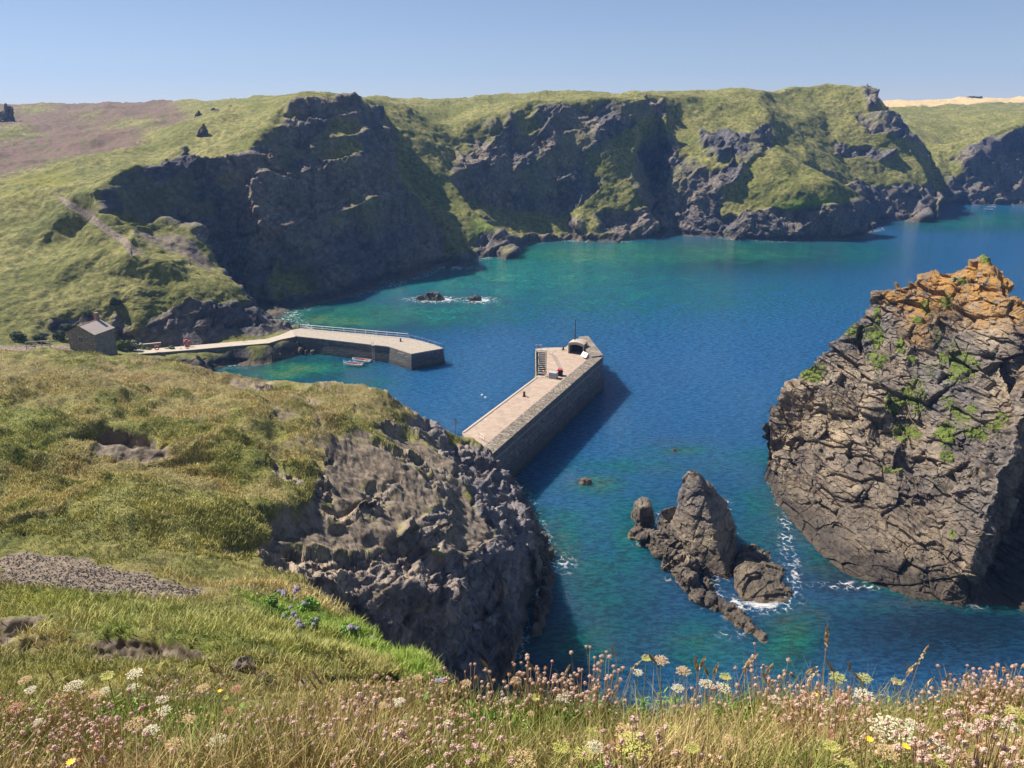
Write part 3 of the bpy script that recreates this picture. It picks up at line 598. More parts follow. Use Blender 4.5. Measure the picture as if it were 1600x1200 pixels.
trail = patch([(-60, 838), (60, 800), (180, 752), (300, 706), (400, 656), (440, 640), (444, 648), (404, 668), (304, 718), (184, 764), (64, 812), (-60, 850)], near=44, far=100, rag=4, seed=64)
heather = patch([(-400, 158), (330, 155), (360, 175), (250, 200), (200, 235), (110, 262), (-400, 290)], near=240, far=700, rag=26, seed=70) * sstep(-.35, .25, fbm(P, 30, 3, 77) + .3)
yellow = patch([(0, 292), (50, 275), (95, 268), (100, 300), (60, 320), (0, 330)], near=200, far=300, rag=14, seed=80) * sstep(-.4, .5, vn(P, 4, 81)); yellow = np.maximum(yellow, .5 * patch([(0, 935), (90, 925), (150, 960), (60, 965), (0, 970)], near=15, far=40, rag=10, seed=84))
field = patch([(1376, 150), (1600, 148), (1900, 148), (1900, 166), (1600, 160), (1440, 166), (1376, 168)], near=760, far=1300, rag=1)
lush = np.maximum.reduce([patch([(355, 935), (420, 930), (500, 955), (560, 975), (620, 1015), (690, 1062), (640, 1060), (520, 1000), (420, 965)], near=10, far=46, rag=9, seed=90),
    patch([(140, 975), (205, 970), (215, 1000), (160, 1020)], near=14, far=24, rag=6, seed=92) * .6, .35 * patch([(0, 930), (300, 935), (450, 975), (600, 1040), (420, 1060), (250, 1000), (0, 1000)], near=8, far=40, rag=20, seed=93), .08 * patch([(-100, 600), (330, 600), (500, 700), (400, 860), (-100, 860)], near=44, far=110, rag=30, seed=95), patch([(1200, 318), (1300, 308), (1310, 325), (1230, 330)], near=370, far=400, rag=7) * .9, .25 * patch([(0, 640), (110, 630), (120, 720), (0, 760)], near=50, far=90, rag=25, seed=94), patch([(730, 340), (765, 345), (775, 360), (745, 366)], near=330, far=370, rag=4) * .7])
straw = np.maximum.reduce([.75 * patch([(130, 560), (360, 575), (370, 640), (330, 690), (220, 660), (160, 620)], near=60, far=112, rag=24, seed=96), .55 * patch([(380, 610), (600, 615), (690, 668), (560, 660), (480, 640)], near=80, far=115, rag=16, seed=98),
    .3 * patch([(0, 935), (300, 940), (420, 965), (560, 1060), (300, 1000), (0, 990)], near=10, far=36, rag=20, seed=100), .25 * (rr < 12)]) * sstep(-.5, .3, vn(P, 2.5, 99) + .2)
straw = np.maximum(straw, .0 * trail).astype(np.float32); straw = np.maximum(straw, .4 * trail); straw = np.maximum(straw, .55 * sstep(.0, .5, fbm(P, 9, 3, 218)) * (P[..., 1] > 14) * (P[..., 1] < 120)).astype(np.float32)
gravel, earth, heather, yellow, lush = np.maximum(soften(gravel * (P[..., 1] < 60), 6), 1.3 * soften(gravel * (P[..., 1] > 60), 1)), soften(earth, 4), soften(heather, 12), soften(yellow, 8), soften(lush, 6); rock = soften(rock, 1)
# ---- carve and roughen
rk = rock
big = sstep(30, 120, rr) ; q_far = (P[..., 1] > 150).astype(np.float32)
rock = (rock * (1 - .45 * sstep(.05, .5, fbm(P, 16, 3, 210)) * (P[..., 1] > 200) * sstep(10, 22, P[..., 2]))).astype(np.float32)
disp = np.zeros(rr.shape, np.float32)
m = (rock > .02) & (P[..., 2] > -3.5)
nrk = m & (P[..., 1] < 160); frk = m & (P[..., 1] >= 160)
disp[nrk] = (slabs(P[nrk], .6, 30, 40, .6) * 1.25 + .5 * slabs(P[nrk], .28, 30, 40, .3)) * rock[nrk]
disp[frk] = (slabs(P[frk], 1.7, 20, 50, .55) * .75) * rock[frk]
mf = m & (P[..., 1] > 220)
disp[mf] += rock[mf] * (3.4 * ridged(rot_bed(P[mf], 25, 38) * np.array([1, .22, 1], np.float32), 17, 3, 55) + 2.4 * vn(P[mf] * np.array([1, 1, .3], np.float32), 22, 57) - 1.2)
g = (1 - rock) * (P[..., 2] > -1)
tuss = .34 * (fbm(P, 2.6, 2, 61)) + .16 * np.abs(vn(P, .8, 63)) + .07 * vn(P, .35, 64)
near = sstep(4.2, 13, rr)
disp += (g * near * (tuss * (1 - .8 * earth) * (1 - .8 * gravel) + .9 * fbm(P, 11, 2, 66) * sstep(25, 90, rr) * (1 - sstep(150, 170, P[..., 1]) * sstep(200, 180, P[..., 1]) * .7)) + g * q_far * 1.6 * fbm(P, 24, 2, 68) * sstep(200, 260, rr)).astype(np.float32)
disp += (soften(trail, 3) * .45).astype(np.float32)
hl = (sstep(46, 56, P[..., 1]) * sstep(100, 84, P[..., 1])).astype(np.float32)
disp += g * hl * (.75 * ridged(P * np.array([.4, 1, 1], np.float32), 5.5, 3, 74) + .5 * fbm(P, 4, 2, 75)).astype(np.float32) * (1 - earth)
disp += earth * near * (.22 * fbm(P, 2.2, 5, 69, .6) + .10 * np.abs(vn(P * np.array([2.2, 1, .5], np.float32), 1.2, 73))).astype(np.float32)
disp += (near * sstep(60, 12, rr) * (.10 * np.abs(vn(P, .45, 171)) + .06 * vn(P, .18, 172))).astype(np.float32)
disp += (1 - near) * (.035 * fbm(P, .5, 3, 71)).astype(np.float32)
lip = sstep(-1.2, 2.2, P[..., 2])        # keep the shoreline where it is
flat = np.zeros_like(rock)
for poly in ([(-60, 535), (115, 535), (235, 520), (470, 505), (480, 560), (200, 562), (115, 560), (-60, 562)],):
    flat = np.maximum(flat, (inpoly(ppx, ppy, poly) & (P[..., 1] > 150) & (P[..., 1] < 205) & (P[..., 2] < 10)).astype(np.float32))
disp *= (1 - .9 * flat) * (.03 + .97 * lip)
Q = P + NB * disp[..., None]
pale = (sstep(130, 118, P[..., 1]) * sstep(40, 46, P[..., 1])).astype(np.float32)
attrs = dict(pale=pale, rock=rock, earth=earth, gravel=gravel, heather=heather, yellow=yellow, field=field, lush=lush, straw=straw)
allF = quads(NCO, NRO, Q[..., 2] > -3)
yc = Q.reshape(-1, 3)[allF[:, 0]][:, 1]; rc = rr.reshape(-1)[allF[:, 0]]
for nm, k in (('ground', rc < 4.2), ('near_slope_terrain', (rc >= 4.2) & (yc < 45.5)), ('headland_terrain', (yc >= 45.5) & (yc < 150)), ('hillside_terrain', (yc >= 150) & (yc < 330)), ('cliff_coast_terrain', yc >= 330)):
    V, F, A = compact(Q, allF[k], attrs); tag(mesh_np(nm, V, F, M['terrain'], attrs=A), kind='structure')
# visible-surface lookup: where a line of sight meets the ground
from mathutils.bvhtree import BVHTree
def ground_z(x, y): return float(fld.sample(np.array([x]), np.array([y]))[0])
# ------------------------------------------------------------------ sea stack on the right
S_ = []
def sl(*p): S_.append(list(p))
sl(Z(1195, 745, 0), D(1200, 690, 122), D(1222, 615, 124), D(1262, 575, 126), D(1290, 545, 127), D(1345, 500, 129), D(1368, 472, 130), D(1378, 450, 130), D(1440, 436, 129), D(1480, 426, 128), D(1533, 408, 124), D(1560, 446, 117), D(1598, 495, 109), D(1700, 560, 101), D(1900, 640, 96))
sl(H(1188, 126, -5), H(1230, 134, -5), H(1300, 142, -5), H(1380, 146, -5), H(1480, 148, -5), H(1620, 145, -5), H(1900, 140, -5), H(2000, 110, -5))
sl(H(1300, 132, 14), H(1400, 137, 17), H(1520, 136, 15), H(1700, 130, 12))
sl(Z(1195, 745, 0), Z(1215, 790, 0), Z(1240, 818, 0), Z(1280, 862, 0), Z(1320, 892, 0), Z(1370, 915, 0), Z(1430, 935, 0), Z(1510, 945, 0), Z(1560, 945, 0), Z(1620, 955, 0), Z(1750, 965, 0), Z(1900, 965, 0))
sl(H(1188, 119, -5), Z(1200, 800, -5), Z(1270, 880, -5), Z(1360, 935, -5), Z(1500, 965, -5), Z(1650, 975, -5), Z(1900, 985, -5), H(2000, 90, -5))
sl(D(1240, 700, 114), D(1300, 690, 113), D(1350, 700, 108)); sl(D(1240, 770, 108), D(1300, 790, 102), D(1350, 850, 93.5)); sl(D(1290, 600, 121), D(1350, 600, 117.5), D(1400, 520, 122.5), D(1440, 500, 121)); sl(D(1370, 620, 114), D(1450, 620, 111), D(1520, 620, 106))
sl(D(1360, 560, 122), D(1400, 600, 115), D(1420, 680, 109), D(1400, 760, 100), D(1380, 800, 98)); sl(D(1400, 700, 104.5), D(1440, 740, 102), D(1450, 790, 97.5), D(1440, 850, 90.5)); sl(D(1470, 700, 102), D(1500, 760, 97), D(1490, 850, 89)); sl(D(1500, 520, 116.5), D(1560, 560, 109), D(1580, 620, 102))
sl(D(1605, 565, 101), D(1590, 660, 95.5), D(1572, 715, 92.5), D(1545, 790, 89.5), D(1515, 875, 85.5), Z(1505, 935, 1)); sl(D(1625, 600, 108), D(1612, 660, 107), D(1598, 730, 103), D(1575, 800, 97.5), D(1545, 880, 91), Z(1528, 940, .5)); sl(D(1700, 650, 108), D(1720, 800, 100), Z(1740, 950, 2))
sf = Field(S_, (20, 50), (95, 215), 1000, 1200, 2)
SPt = sf.grid(1000, -3)
SN = field_normals(sf, SPt); ssl = np.degrees(np.arccos(SN[..., 2]))
mk = SPt[..., 2] > -4; d = np.zeros(mk.shape, np.float32)
sp = SPt[mk]; d[mk] = slabs(sp, big=.55) * 1.05 + .45 * ridged(sp * np.array([1, 1, .35], np.float32), 9, 2, 130)
d *= .3 + .7 * sstep(-1, 6, SPt[..., 2])
SQ = SPt + SN * d[..., None]
SN2 = grid_normals(SQ)
gpx, gpy = project(SPt)
gm = np.zeros(mk.shape, np.float32)
for cx, cy, a, b in ((1405, 625, 30, 14), (1390, 640, 18, 14), (1410, 677, 24, 15), (1478, 673, 16, 20), (1530, 675, 30, 13), (1480, 715, 13, 10), (1270, 585, 22, 20), (1372, 530, 10, 60), (1350, 520, 30, 10), (1465, 530, 10, 12), (1478, 475, 10, 8), (1505, 440, 14, 7), (1500, 575, 30, 30), (1480, 560, 20, 20), (1390, 735, 16, 8), (1565, 655, 12, 12), (1435, 505, 10, 8), (1375, 560, 22, 12), (1560, 665, 10, 8), (1490, 838, 6, 7), (1410, 545, 8, 12), (1450, 485, 9, 7), (1540, 412, 12, 8), (1425, 565, 10, 10), (1500, 650, 50, 40), (1430, 620, 40, 60)):
    w = .55 if a >= 40 else 1
    gm = np.maximum(gm, w * np.exp(-(((gpx - cx) / a) ** 2 + ((gpy - cy) / b) ** 2) * .8))
gm = sstep(.42, .6, gm + .26 * fbm(SPt, 2.2, 3, 150)) * sstep(75, 55, np.degrees(np.arccos(SN2[..., 2])))
SQ[..., 2] += gm * .25 * (1 + vn(SPt, .5, 151))
F = quads(*SQ.shape[:2], SQ[..., 2] > -3); V, F, A = compact(SQ, F, dict(lush=gm))
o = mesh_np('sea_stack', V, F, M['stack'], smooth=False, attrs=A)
tag(o, 'huge steep brown sea stack with orange lichen on top and green plants in cracks', 'sea stack')
# ------------------------------------------------------------------ the sea
thw = np.linspace(R(-56), R(56), 900); rw = np.exp(np.linspace(math.log(9), math.log(9000), 1300))
WX = rw[None] * np.sin(thw[:, None]); WY = rw[None] * np.cos(thw[:, None]); WP = np.stack([WX, WY, np.zeros_like(WX)], -1).astype(np.float32)
wpx, wpy = project(WP)
def blobs(lst, wid=1.0):
    r = np.zeros(wpx.shape, np.float32)
    for cx, cy, a, b, v in lst: r = np.maximum(r, v * np.exp(-(((wpx - cx) / (a * wid)) ** 2 + ((wpy - cy) / (b * wid)) ** 2)))
    return r
shallow = blobs([(600, 490, 230, 22, .75), (520, 500, 120, 16, .95), (800, 430, 330, 46, .75), (950, 450, 300, 50, .5), (900, 400, 300, 26, .85), (1150, 395, 200, 20, .7), (1080, 400, 120, 14, .75), (980, 385, 60, 10, .8), (860, 395, 60, 10, .9), (1330, 395, 80, 25, .5), (480, 575, 80, 12, .95), (440, 585, 60, 14, .9), (560, 600, 60, 14, .5), (760, 470, 200, 28, .5), (1500, 350, 90, 12, .6), (1390, 330, 60, 7, .9), (1560, 345, 80, 16, .6),
    (985, 850, 50, 90, .5), (930, 900, 60, 90, .42), (900, 1000, 90, 60, .42), (880, 850, 40, 50, .45), (1240, 1000, 50, 45, .7), (1100, 1010, 60, 40, .55), (1240, 780, 40, 70, .5), (1200, 800, 60, 60, .42), (1300, 860, 50, 30, .5), (980, 730, 120, 14, .42), (1200, 720, 90, 20, .35), (930, 760, 60, 18, .6), (1060, 705, 50, 10, .6), (1350, 950, 60, 12, .3), (900, 800, 50, 26, .35)])
green = np.clip(blobs([(480, 500, 220, 30, .85), (440, 575, 120, 30, .9), (1150, 400, 210, 32, .95), (950, 970, 220, 150, .65), (1150, 860, 260, 160, .45), (1250, 1000, 130, 70, .7), (1500, 980, 350, 90, .9), (1330, 900, 130, 60, .8), (900, 395, 200, 16, .6), (1500, 345, 160, 18, .6), (1390, 330, 60, 10, .8)], 1.0), 0, 1)  # greener water; patch by the stack also paints its dark reflection
ledge = blobs([(870, 850, 22, 34, 1), (890, 870, 22, 30, .8), (930, 755, 40, 12, .9), (1060, 703, 26, 6, .8), (1240, 970, 34, 16, 1), (1265, 965, 26, 16, .9), (1085, 1000, 60, 20, .5), (1300, 890, 70, 14, .7), (1240, 840, 30, 20, .8), (1215, 800, 14, 22, .8), (1440, 942, 70, 10, .7), (1050, 690, 40, 6, .5), (1020, 735, 30, 5, .5), (720, 470, 80, 8, .5)])
bed = fld.sample(WX, WY); sb = np.where((thw[:, None] > sf.th0) & (rw[None] > 95) & (rw[None] < 215), sf.sample(WX, WY), -9.)
edge = np.maximum(sstep(-3.2, -.2, bed), sstep(-3.5, -.2, sb))
foam = .5 * edge * (1 - .8 * np.exp(-(((wpx - 430) / 80) ** 2 + ((wpy - 575) / 20) ** 2))) * (rw[None] < 420) * (rw[None] > 40) * (.4 + .6 * sstep(-.2, .5, fbm(WP, 9, 2, 160)))
foam = np.maximum(foam, blobs([(680, 468, 44, 5, 1), (748, 469, 26, 5, 1), (705, 418, 40, 4, .8), (1190, 942, 50, 14, 1), (1240, 900, 12, 34, .75), (1000, 840, 20, 14, .5), (1060, 905, 30, 10, .4), (1150, 990, 40, 10, .4), (1228, 830, 16, 60, .45), (1340, 915, 80, 9, .45), (1110, 925, 18, 26, .9), (1120, 895, 20, 14, .9), (1030, 815, 14, 12, .8), (1215, 935, 30, 14, .8), (815, 1000, 14, 60, .6), (840, 925, 10, 34, .8), (875, 880, 26, 22, .45), (1240, 375, 60, 4, .6), (1365, 358, 16, 4, .8), (1150, 950, 40, 14, .8), (1135, 790, 12, 12, .5), (970, 377, 20, 3, .6), (460, 460, 50, 5, .5)]))
shore_sh = .38 * sstep(-4.5, -.5, np.maximum(bed, sb))
shallow = np.maximum(shallow, shore_sh * (rw[None] < 200))
wf = quads(*WP.shape[:2], np.ones(WX.shape, bool))
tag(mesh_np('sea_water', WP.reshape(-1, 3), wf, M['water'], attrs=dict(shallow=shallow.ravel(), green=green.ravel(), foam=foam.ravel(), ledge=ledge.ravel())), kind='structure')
# ------------------------------------------------------------------ harbour piers
def V3(p): return Vector(p)
def xy(p): return (p[0], p[1])
DK, PT = 6.6, 7.9
wp = empty('breakwater_pier', Z(830, 640, 0), 0, 'long straight stone breakwater with tan concrete deck and cobbled parapet', 'pier')
def here(o, root): o.matrix_parent_inverse = Matrix.Translation(-root.location); return o
# corners along the deck and parapet
dl = [Z(722, 676, DK), Z(838, 589, DK), Z(853.5, 585.5, DK), Z(854, 550.5, DK), Z(838, 549.5, DK), Z(836.5, 545, DK), Z(852, 543.2, DK), Z(884, 542.5, DK), Z(893, 533, DK), Z(919, 527.5, DK)]
pin = [Z(768, 687, PT), Z(918, 561, PT)]; pout = [Z(779, 700.5, PT), Z(942.5, 557, PT)]; pend = [Z(919, 526.5, PT), Z(904, 528, PT), Z(909.5, 540, PT), Z(925, 559, PT)]
def ext(a, b, t): return (a[0] + (b[0] - a[0]) * t, a[1] + (b[1] - a[1]) * t)
near_in = ext(pin[0], pin[1], -.10); near_out = ext(pout[0], pout[1], -.10)
core = [xy(p) for p in dl] + [ext(pout[1], pend[0], 1.0), xy(pout[1]), near_out]
here(MB().prism([core[0]] + core[1:], -4, DK - .25).build('pier_wall', M['wall'], wp), wp)
here(MB().prism(core, DK - .246, DK).build('deck', M['deck'], wp), wp)
here(MB().prism([xy(pout[1]), near_out, near_in, xy(pin[1]), xy(pend[3])], DK + .003, PT - .2).build('parapet_wall', M['wall'], wp), wp)
co = MB().prism([xy(pout[1]), near_out, near_in, xy(pin[1]), xy(pend[3])], PT - .197, PT)
e2 = [xy(pout[1]), xy(pend[3]), xy(pend[2]), xy(pend[1]), xy(pend[0])]
here(MB().prism(e2, DK + .006, PT + .1).build('end_wall', M['wall'], wp), wp); here(MB().prism(e2, PT + .103, PT + .3).build('end_wall_top', M['wall_top'], wp), wp)
# kerb stones along the harbour side and the ledge along the seaward face
k = MB(); a, b = V3(dl[0]), V3(dl[1]); d = (b - a).normalized(); n = Vector((-d.y, d.x, 0))
ln = (b - a).length; q = 0
while q < ln - .5:
    w = min(rnd.uniform(1.1, 1.7), ln - q); c = a + d * (q + w / 2) - n * .22; k.box((c.x, c.y, DK + .06), (w - .04, .45, .14), math.atan2(d.y, d.x), .02); q += w
here(k.build('kerb', M['pale'], wp), wp)
a, b = Vector((*near_out, 3.2)), V3(pout[1]); b.z = 3.2; d = (b - a).normalized(); o_ = Vector((d.y, -d.x, 0)) * .28
lg = MB(); lg.prism([xy(a), xy(a + o_), xy(b + o_ + d * .3), xy(b + d * .3)], -4, 3.3)
here(lg.build('ledge', M['wall'], wp), wp)
rr_ = random.Random(3)
for (s0, s1) in ((near_in, near_out),):
    L0 = Vector((*near_in, 0)); L1 = Vector((*pin[1][:2], 0)); w = Vector((*near_out, 0)) - L0; dd = (L1 - L0); nn = dd.length; dd.normalize()
    for i in range(520):
        t = rr_.uniform(.4, nn - .5); u = rr_.uniform(.04, .96); c = L0 + dd * t + w * u
        co.ball((c.x, c.y, PT + .01), rr_.uniform(.1, .2), 1, (1.2, 1, .45))
here(co.build('parapet_top', M['wall_top'], wp), wp)
# pale slab at the corner of the parapet
cs = [xy(Z(925, 560.5, PT + .1)), xy(Z(931, 553, PT + .1)), xy(Z(941, 557, PT + .1)), xy(Z(932, 565, PT + .1))]
# --- shelter at the pier head
sh = empty('stone_shelter', Z(898, 554, DK), 0, 'small stone shelter with arched dark opening at the breakwater head', 'shelter')
A0, A1 = V3(Z(887.5, 552, DK)), V3(Z(912, 555, DK)); dx = (A1 - A0).normalized(); dy = Vector((-dx.y, dx.x, 0)); W = (A1 - A0).length
ang = math.atan2(dx.y, dx.x); Mx = Matrix.Translation(A0) @ Matrix.Rotation(ang, 4, 'Z')
def arch_front(bm, w, h0, h1, ow, oh0, oh1, y0, y1, n=10):
    "front wall with an arched opening"
    out = [(0, 0), ((w - ow) / 2, 0)]; 
    for i in range(n + 1):
        t = i / n; x = (w - ow) / 2 + ow * t; out.append((x, oh0 + (oh1 - oh0) * math.sin(math.pi * t) ** .6 if 0 < i < n else oh0))
    out += [((w + ow) / 2, 0), (w, 0)]
    for i in range(n + 1):
        t = 1 - i / n; out.append((w * t, h0 + (h1 - h0) * math.sin(math.pi * t) ** .8))
    f = [bm.verts.new((x, y0, z)) for x, z in out]; b = [bm.verts.new((x, y1, z)) for x, z in out]; m = len(out)
    # faces as strips between opening outline and outer outline
    bm.faces.new(f); bm.faces.new(b[::-1])
    for i in range(m): bm.faces.new((f[(i + 1) % m], f[i], b[i], b[(i + 1) % m]))
m = MB(); arch_front(m.bm, W, 2.3, 2.75, W - .5, 1.85, 2.3, 0, .35); bmesh.ops.transform(m.bm, matrix=Mx, verts=m.bm.verts); bmesh.ops.triangulate(m.bm, faces=m.bm.faces); bmesh.ops.recalc_face_normals(m.bm, faces=m.bm.faces)
here(m.build('front_wall', M['pale'], sh), sh)
m = MB(); m.box((.17, 1.35, 1.15), (.3, 1.98, 2.28)); m.box((W - .17, 1.35, 1.15), (.3, 1.98, 2.28)); m.box((W / 2, 2.5, 1.3), (W, .3, 2.6)); bmesh.ops.transform(m.bm, matrix=Mx, verts=m.bm.verts)
here(m.build('side_walls', M['wall'], sh), sh)
m = MB()
for i in range(10):
    t0, t1 = i / 10, (i + 1) / 10; z0, z1 = (2.32 + .45 * math.sin(math.pi * t) ** .8 for t in (t0, t1))
    m.prism([(W * t0 + .001, -.1), (W * t1, -.1), (W * t1, 2.75), (W * t0 + .001, 2.75)], [z0, z1, z1, z0], [z0 + .16, z1 + .16, z1 + .16, z0 + .16])
bmesh.ops.transform(m.bm, matrix=Mx, verts=m.bm.verts)
here(m.build('roof', M['pale'], sh), sh)
m = MB(); m.box((W / 2, 2.3, 1.15), (W - .7, .06, 2.2)); m.box((W / 2, 1.6, .45), (W - .8, .5, .08)); m.box((W / 2, .18, 1.3), (W - .75, .06, .06)); bmesh.ops.transform(m.bm, matrix=Mx, verts=m.bm.verts)  # near-black back sheet paints the shade inside the opening, behind the seat
here(m.build('bench_and_dark_back', M['dark'], sh), sh)
mast = empty('signal_mast', Z(898.5, 528, PT + 2.2), 0, 'tall dark timber mast rising from the breakwater shelter', 'mast')
mp = V3(Z(898.5, 528, PT + 2.0)); top = 26 * 180 / FPX * 1.12
here(MB().tube((mp.x, mp.y, DK + 2.2), (mp.x, mp.y, mp.z + top), .14, .10, 10).build('pole', M['iron'], mast), mast)
here(MB().tube((mp.x, mp.y, mp.z + top + .002), (mp.x, mp.y, mp.z + top + .12), .16, .02, 10).build('cap', M['iron'], mast), mast)
# --- timber landing stairs set in a slot
st = empty('landing_stairs', Z(845, 585, DK), 0, 'open timber landing stairs with pale treads beside the breakwater deck', 'stairs')
T0, T1 = V3(Z(847, 551.5, DK - .1)), V3(Z(846.5, 584, DK - 3.4)); N = 10
ax = (T1 - T0); w1 = 1.45; rt = Vector((T1.y - T0.y, -(T1.x - T0.x), 0)).normalized(); rt = -rt if rt.x < 0 else rt
for i in range(N):
    c = T0 + ax * (i + .5) / N; here(MB().box(c, (w1, .30, .08), math.atan2(rt.y, rt.x), .01).build('step', M['timber'], st), st)
for sgn in (-1, 1):
    o1 = rt * (w1 / 2 + .08) * sgn; mm = MB(); mm.prism([xy(T0 + o1 - rt * .05), xy(T0 + o1 + rt * .05), xy(T1 + o1 + rt * .05), xy(T1 + o1 - rt * .05)], [T0.z - .35, T0.z - .35, T1.z - .35, T1.z - .35], [T0.z + .1, T0.z + .1, T1.z + .1, T1.z + .1]); here(mm.build('stringer', M['timber'], st), st)
lp = [V3(Z(837, 549, DK)), V3(Z(836.5, 562, DK)), V3(Z(836.5, 575, DK)), V3(Z(837.5, 588, DK))]
for p in lp: here(MB().box((p.x, p.y, 2.6), (.32, .32, 8.2), .4, .02).build('post', M['green_slime'], st), st)
mm = MB()
for zz in (DK, DK - 1.3, DK - 2.6): mm.tube((lp[0].x, lp[0].y, zz), (lp[3].x, lp[3].y, zz), .09, n=6)
here(mm.build('beam', M['timber'], st), st)
m = MB(); m.box(V3(Z(846, 547.2, DK + .07)), (2.6, .9, .12), math.atan2(rt.y, rt.x)); here(m.build('platform', M['timber'], st), st)
m = MB(); p0 = V3(Z(845.5, 588, DK)); m.box((p0.x, p0.y, DK - .05), (2.7, .9, .12), math.atan2(rt.y, rt.x)); here(m.build('landing', M['timber'], st), st)
def railing(name, pts, h, label, mat, parent_cat='railing', group=None, posts=None, rails=(1.0, .5), r=.03, rr2=.03):
    root = empty(name, pts[0], 0, label, parent_cat, group); pts = [V3(p) for p in pts]
    if posts is None: posts = 2.2
    for a, b in zip(pts[:-1], pts[1:]):
        n = max(1, round((b - a).length / posts))
        for i in range(n + (b is pts[-1])):
            c = a.lerp(b, i / n); here(MB().tube(c, c + Vector((0, 0, h)), r, n=6).build('post', mat, root), root)
    for f in rails:
        m = MB()
        for a, b in zip(pts[:-1], pts[1:]): m.tube(a + Vector((0, 0, h * f - .02)), b + Vector((0, 0, h * f - .02)), rr2, n=6)
        here(m.build('rail', mat, root), root)
    return root
railing('handrail', [Z(855, 552.5, DK), Z(863, 556, DK), Z(874, 580, DK)], 1.1, 'thin steel handrail sloping along the deck side of the landing stairs', M['steel'], posts=1.3)
railing('handrail', [Z(838, 588.5, DK), Z(856, 590.5, DK)], .8, 'low timber barrier at the near end of the landing stairs', M['timber'], posts=1.2, r=.06, rr2=.06)
railing('handrail', [Z(749, 686, DK), Z(757, 691, DK)], 1.2, 'short thin handrail at the landward end of the breakwater deck', M['steel'], posts=1.0)
lh = empty('ladder_hoop', Z(842, 549, DK), 0, 'curved steel grab hoops of the sea ladder above the landing stairs', 'ladder')
for dx_ in (-.45, .45):
    c = V3(Z(842, 548, DK)) + rt * dx_; m = MB(); m.tube(c, c + Vector((0, 0, 1.2)), .06, n=8); m.torus((c.x, c.y, c.z + 1.2), .32, .06, Matrix.Rotation(R(90), 4, 'X'), 10, 6, 0, math.pi); here(m.build('hoop', M['steel'], lh), lh)
m = MB()
for i in range(7): c = V3(Z(842, 548, DK)); m.tube(c - rt * .45 + Vector((0, 0, -i * .4 - .1)), c + rt * .45 + Vector((0, 0, -i * .4 - .1)), .03, n=6)
here(m.build('rungs', M['steel'], lh), lh)
# lifebuoys
def lifebuoy(c, r, label, rz=0, stand=True, mat='orange'):
    root = empty('lifebuoy', c, 0, label, 'lifebuoy', 'lifebuoys round the harbour')
    Mr = Matrix.Rotation(rz, 4, 'Z') @ Matrix.Rotation(R(80), 4, 'X')
    MB().torus((0, 0, .9 if stand else 0), r, r * .24, Mr, 20, 8).build('ring', M[mat], root, smooth=True)
    for i in range(4):
        m = MB(); t = R(45 + 90 * i); v = Mr @ Vector((math.cos(t) * r, math.sin(t) * r, 0)); m.torus((v.x, v.y, v.z + (.9 if stand else 0)), r * .27, r * .06, Mr @ Matrix.Rotation(t, 4, 'Z') @ Matrix.Rotation(R(90), 4, 'X'), 8, 5); m.build('band', M['white'], root)
    if stand: MB().tube((0, .15, 0), (0, .15, 1.3), .05, n=6).build('post', M['timber'], root)
    return root
lifebuoy(Z(851, 588, DK), .38, 'orange lifebuoy standing at the foot of the breakwater stairs')
# bollards
def bollard(c, s, label):
    root = empty('bollard', c, 0, label, 'bollard', 'iron mooring bollards on the piers'); m = MB(); m.tube((0, 0, 0), (0, 0, .75 * s), .22 * s, .17 * s, 12); m.build('stem', M['iron'], root, True)
    m = MB(); m.ball((0, 0, .8 * s), .26 * s, 2, (1, 1, .5)); m.build('head', M['iron'], root, True); m = MB(); m.tube((0, 0, -.02), (0, 0, .08), .32 * s, n=12); m.build('base', M['iron'], root)
    return root
bollard(Z(819, 619.5, DK), 1.15, 'rusty iron bollard alone in the middle of the breakwater deck')
bollard(Z(880, 546.5, DK), 1.0, 'iron bollard just left of the breakwater shelter')
bollard(Z(626, 533.5, 4.1), .95, 'iron bollard on the curved harbour pier near its outer end')
# crates and heap by the stairs
bx = empty('storage_box', Z(864.5, 590.5, DK), R(-24), 'ribbed grey plastic storage box on the breakwater deck', 'storage box')
MB().box((0, 0, .62), (1.7, 1.25, 1.2), 0, .05).build('body', M['grey_box'], bx); MB().box((0, 0, 1.275), (1.8, 1.35, .1), 0, .03).build('lid', M['grey_box'], bx)
m = MB()
for i in range(7): m.box((-.72 + i * .24, -.65, .6), (.08, .06, 1.0))
m.build('ribs', M['grey_box'], bx)
hp = empty('net_heap', Z(874.5, 586.5, DK), R(10), 'dark tub heaped with red fishing net and buoys beside the grey box', 'fishing tub')
MB().tube((0, 0, 0), (0, 0, 1.0), .62, .7, 14).build('tub', M['dark'], hp)
m = MB()
for i in range(16): m.ball((rnd.uniform(-.55, .45), rnd.uniform(-.4, .4), 1.0 + rnd.uniform(0, .45)), rnd.uniform(.14, .3), 2, (1.2, 1, .7))
m.build('net', M['red'], hp, True)
wb = empty('notice_board', Z(913, 560, DK), R(-60), 'white board with an orange mark leaning by the breakwater shelter', 'sign')
MB().box((0, 0, .9), (2.0, .08, 1.15), 0, .01, rx=R(-38)).build('board', M['white'], wb); MB().box((0, -.08, .93), (.5, .03, .4), 0, 0, rx=R(-38)).build('orange_mark', M['orange'], wb)
m = MB(); m.tube((-.8, .3, 0), (-.8, -.1, 1.0), .04, n=6); m.tube((.8, .3, 0), (.8, -.1, 1.0), .04, n=6); m.build('leg', M['timber'], wb)
